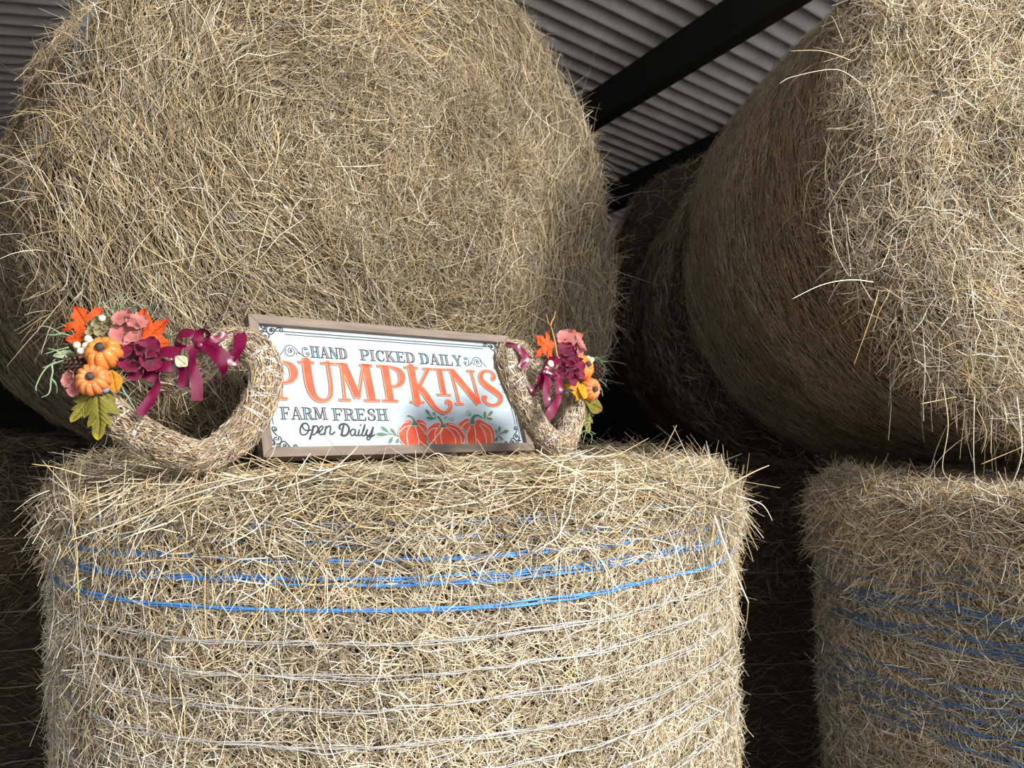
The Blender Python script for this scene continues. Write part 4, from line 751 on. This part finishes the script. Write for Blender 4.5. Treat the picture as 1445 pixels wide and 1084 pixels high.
for pts in ([(970, 350, .032, 8, 0), (960, 300, .040, 10, 50), (990, 268, .042, 12, 90), (1025, 295, .038, 11, 50), (975, 350, .034, 7, 0)],
            [(975, 350, .034, 7, 0), (1040, 325, .034, 9, 10), (1090, 305, .028, 8, 20), (1130, 282, .024, 6, 40)],
            [(975, 348, .030, 8, 0), (1030, 360, .034, 12, 0), (1090, 400, .034, 14, 10), (1140, 435, .028, 12, 0), (1190, 440, .024, 9, 30)],
            [(1150, 430, .026, 10, 0), (1190, 370, .030, 14, -10), (1200, 320, .028, 15, 0), (1195, 280, .022, 13, 10)],
            [(985, 352, .034, 9, 0), (1045, 390, .040, 12, 10), (1090, 440, .040, 13, 5), (1108, 500, .036, 10, 30), (1085, 550, .032, 6, 75), (1035, 545, .030, 5, 60)],
            [(955, 352, .034, 8, 0), (880, 395, .036, 13, 0), (790, 385, .034, 15, 10), (730, 400, .030, 12, 20), (700, 470, .024, 12, 0)],
            [(700, 470, .026, 12, 0), (760, 470, .034, 14, -10), (820, 465, .034, 14, 0), (900, 440, .030, 10, 0), (960, 355, .034, 7, 0)],
            [(940, 370, .034, 8, 0), (900, 430, .036, 11, 0), (885, 500, .034, 13, 10), (880, 590, .030, 13, 0)],
            [(945, 370, .036, 8, 0), (925, 430, .040, 10, 20), (940, 500, .040, 12, 0), (955, 580, .038, 13, -10), (955, 665, .034, 12, 0)],
            [(755, 460, .030, 9, 0), (735, 530, .032, 6, 50), (725, 590, .034, 10, 10), (690, 660, .036, 12, 0), (625, 745, .034, 11, -10)],
            [(640, 470, .026, 9, 0), (680, 515, .026, 13, 0), (730, 545, .024, 10, 20)]):
    ribbon(W, [c1(x, y, d) + (w_, tw) for x, y, d, w_, tw in pts])
ell(W, 'bow_knot', W.at(*c1(968, 350, .036)), np.array([.006, .004, .0055]), M['satin'], 2, .1)
leaf(W, c1(900, 470)[:2], c1(830, 410)[:2], PLAIN, (.70, .68, .48), (.72, .72, .55), 'cream_bud', wid=1.4, d=(.042, .044)); leaf(W, c1(890, 480)[:2], c1(880, 360)[:2], PLAIN, (.16, .15, .10), (.2, .17, .12), 'dark_bud', wid=.7, d=(.040, .042))

# right wreath
c4 = lambda x, y, d=0.0: (680 + x / 5.16, 440 + y / 5.16, d)
W = Wreath('straw heart wreath on the right, turned sideways, its flowers and pumpkins against the dark', (.080, 1.20, 1.186), math.radians(44), -math.radians(12))
RP = [(545, 975), (480, 930), (415, 850), (350, 745), (280, 610), (220, 480), (180, 370), (190, 300), (260, 300), (330, 370), (390, 450), (440, 500), (520, 500), (600, 450), (670, 450), (710, 530), (690, 640), (660, 760), (640, 850), (610, 930), (560, 975), (520, 965)]
tube_hay(W, [c4(*q)[:2] for q in RP], .0172, 8000, seed=4, wraps=330)
k5 = .00115 / 5.16
leaf(W, c4(520, 290)[:2], c4(385, 175)[:2], MAPLE, OR, RED, 'maple_leaf', wid=1.0, d=(.030, .024), label='orange maple leaf with red tips')
leaf(W, c4(510, 330)[:2], c4(480, 270)[:2], PLAIN, OR, OR, 'maple_leaf', wid=1.6, d=(.030, .030))
leaf(W, c4(640, 220)[:2], c4(600, 140)[:2], PLAIN, RED, RED, 'maple_leaf', wid=1.3, d=(.018, .020)); leaf(W, c4(690, 240)[:2], c4(670, 125)[:2], MAPLE, OR, OR, 'maple_leaf', wid=1.3, d=(.014, .018))
for x, y, r, rot, ax in ((605, 205, 72, .4, (-.5, -1, .3)), (650, 260, 60, 1.1, (0, -1, .2)), (705, 235, 66, 1.7, (.3, -1, .3)), (700, 290, 50, .2, (.3, -1, -.2))):
    flower(W, W.at(*c4(x, y, .036)), r * k5 * 1.1, ax, PK, PK2, 'pink_flower', 4, .30, rot, .10, .80, 'dusty pink cloth flower')
for x, y, r, rot, ax in ((600, 290, 70, .4, (-.4, -1, .4)), (615, 350, 80, 1.0, (-.2, -1, .1)), (600, 415, 76, .2, (-.3, -1, -.1)), (675, 420, 84, .7, (.2, -1, 0)), (650, 475, 66, 1.6, (0, -1, -.4)), (560, 450, 50, .9, (-.5, -1, -.3))):
    flower(W, W.at(*c4(x, y, .042)), r * k5, ax, BG, BG2, 'burgundy_flower', 4, .4, rot, .1, .66, 'dark burgundy cloth flower')
pumpkin(W, W.at(*c4(730, 405, .028)), .0215, (.15, -1, .2), 9, M['pumpkin'], 'glossy orange pumpkin, the upper one', .78)
pumpkin(W, W.at(*c4(785, 565, .026)), .0195, (.0, -.45, -.1), 12, M['pumpkin_pale'], 'small ribbed orange pumpkin, the lower one', .80, up=(1, 0, 0))
for x, y in ((772, 338), (788, 372), (775, 385), (800, 350)): ell(W, 'cream_berry', W.at(*c4(x, y, .032)), .0042, M['cream'], 3)
cone(W, W.at(*c4(822, 445, .018)), (.8, -.4, .1), .0125, .026)
leaf(W, c4(730, 520)[:2], c4(680, 650)[:2], MAPLE, (.62, .33, .02), (.40, .22, .02), 'amber_leaf', wid=1.0, d=(.036, .036), curl=.5, ruff=.12, label='amber yellow leaf')
leaf(W, c4(745, 530)[:2], c4(735, 640)[:2], PLAIN, (.75, .38, .02), (.6, .28, .02), 'amber_leaf', wid=1.4, d=(.034, .040), curl=.4)
leaf(W, c4(740, 640)[:2], c4(885, 715)[:2], PLAIN, GR, (.42, .30, .04), 'oak_leaf', wid=1.0, d=(.020, .012), label='long green leaf'); leaf(W, c4(750, 660)[:2], c4(775, 880)[:2], OAK, GR, YE, 'oak_leaf', wid=.9, d=(.012, .004), sharp=.62, label='green leaf with a yellow tip')
sprig(W, [[c4(*q, .012) for q in l] for l in ([(730, 640), (745, 760), (760, 860), (740, 960)], [(735, 640), (780, 740), (785, 800), (760, 850)], [(760, 860), (800, 900), (790, 960)], [(840, 480), (890, 520), (910, 545)], [(830, 500), (870, 560), (880, 620)], [(790, 330), (850, 350), (900, 400)], [(820, 400), (860, 420), (880, 410)])], M['moss'], .0008, 'moss_sprig', 'grey green curly twigs', fuzz=6)
sprig(W, [[c4(*q, .016) for q in l] for l in ([(500, 280), (440, 260), (390, 250)], [(500, 300), (450, 300), (400, 290)], [(510, 310), (470, 340), (430, 330)], [(780, 350), (840, 340), (880, 350)], [(820, 420), (880, 440), (900, 430)])], M['darkmoss'], .0006, 'dark_sprig', fuzz=26)
sprig(W, [[c4(545, 325, .050), c4(535, 220, .054), c4(510, 130, .050), c4(485, 80, .044), c4(470, 20, .04)], [c4(500, 105, .05), c4(520, 50, .046), c4(535, 0, .04)]], M['cone_pale'], .0016, 'dry_stalk', 'bent dry brown stalk')
bow = ribbon(W, [c4(450, 440, .034) + (7, 0), c4(455, 380, .040) + (9, 40), c4(500, 345, .044) + (9, 60), c4(555, 335, .042) + (8, 20), c4(530, 375, .046) + (7, 20), c4(480, 410, .046) + (7, 10), c4(450, 440, .040) + (6, 0)])
bow.name = 'ribbon_bow'; bow['label'] = 'burgundy satin ribbon bow'
for pts in ([(175, 232, .014, 5, 60), (240, 248, .022, 7, 30), (290, 290, .026, 12, 0), (315, 345, .026, 12, 10), (285, 415, .024, 10, 20)],
            [(330, 300, .022, 14, 0), (310, 340, .024, 10, 20), (285, 400, .024, 6, 40)],
            [(455, 440, .040, 7, 0), (480, 500, .044, 13, 0), (470, 580, .044, 13, 0), (475, 660, .042, 9, 30), (485, 730, .040, 6, 60)],
            [(455, 445, .040, 7, 0), (430, 490, .036, 12, 0), (420, 540, .030, 10, 20), (385, 545, .024, 8, 0)],
            [(500, 440, .044, 6, 0), (545, 480, .048, 12, 0), (565, 530, .048, 14, 0), (560, 600, .046, 8, 50)],
            [(565, 600, .046, 8, 30), (545, 660, .048, 11, 0), (510, 725, .048, 14, 0), (475, 765, .044, 12, 0)],
            [(345, 540, .022, 6, 30), (365, 575, .024, 7, 20), (380, 612, .022, 4, 20)],
            [(470, 430, .046, 6, 10), (520, 450, .050, 5, 30), (550, 470, .048, 4, 30)]):
    ribbon(W, [c4(x, y, d) + (w_, tw) for x, y, d, w_, tw in pts])
ell(W, 'bow_knot', W.at(*c4(452, 440, .042)), np.array([.0055, .004, .0055]), M['satin'], 2, .1)
ell(W, 'cream_bud', W.at(*c4(500, 380, .046)), np.array([.006, .004, .006]), M['cream'], 2, .1)
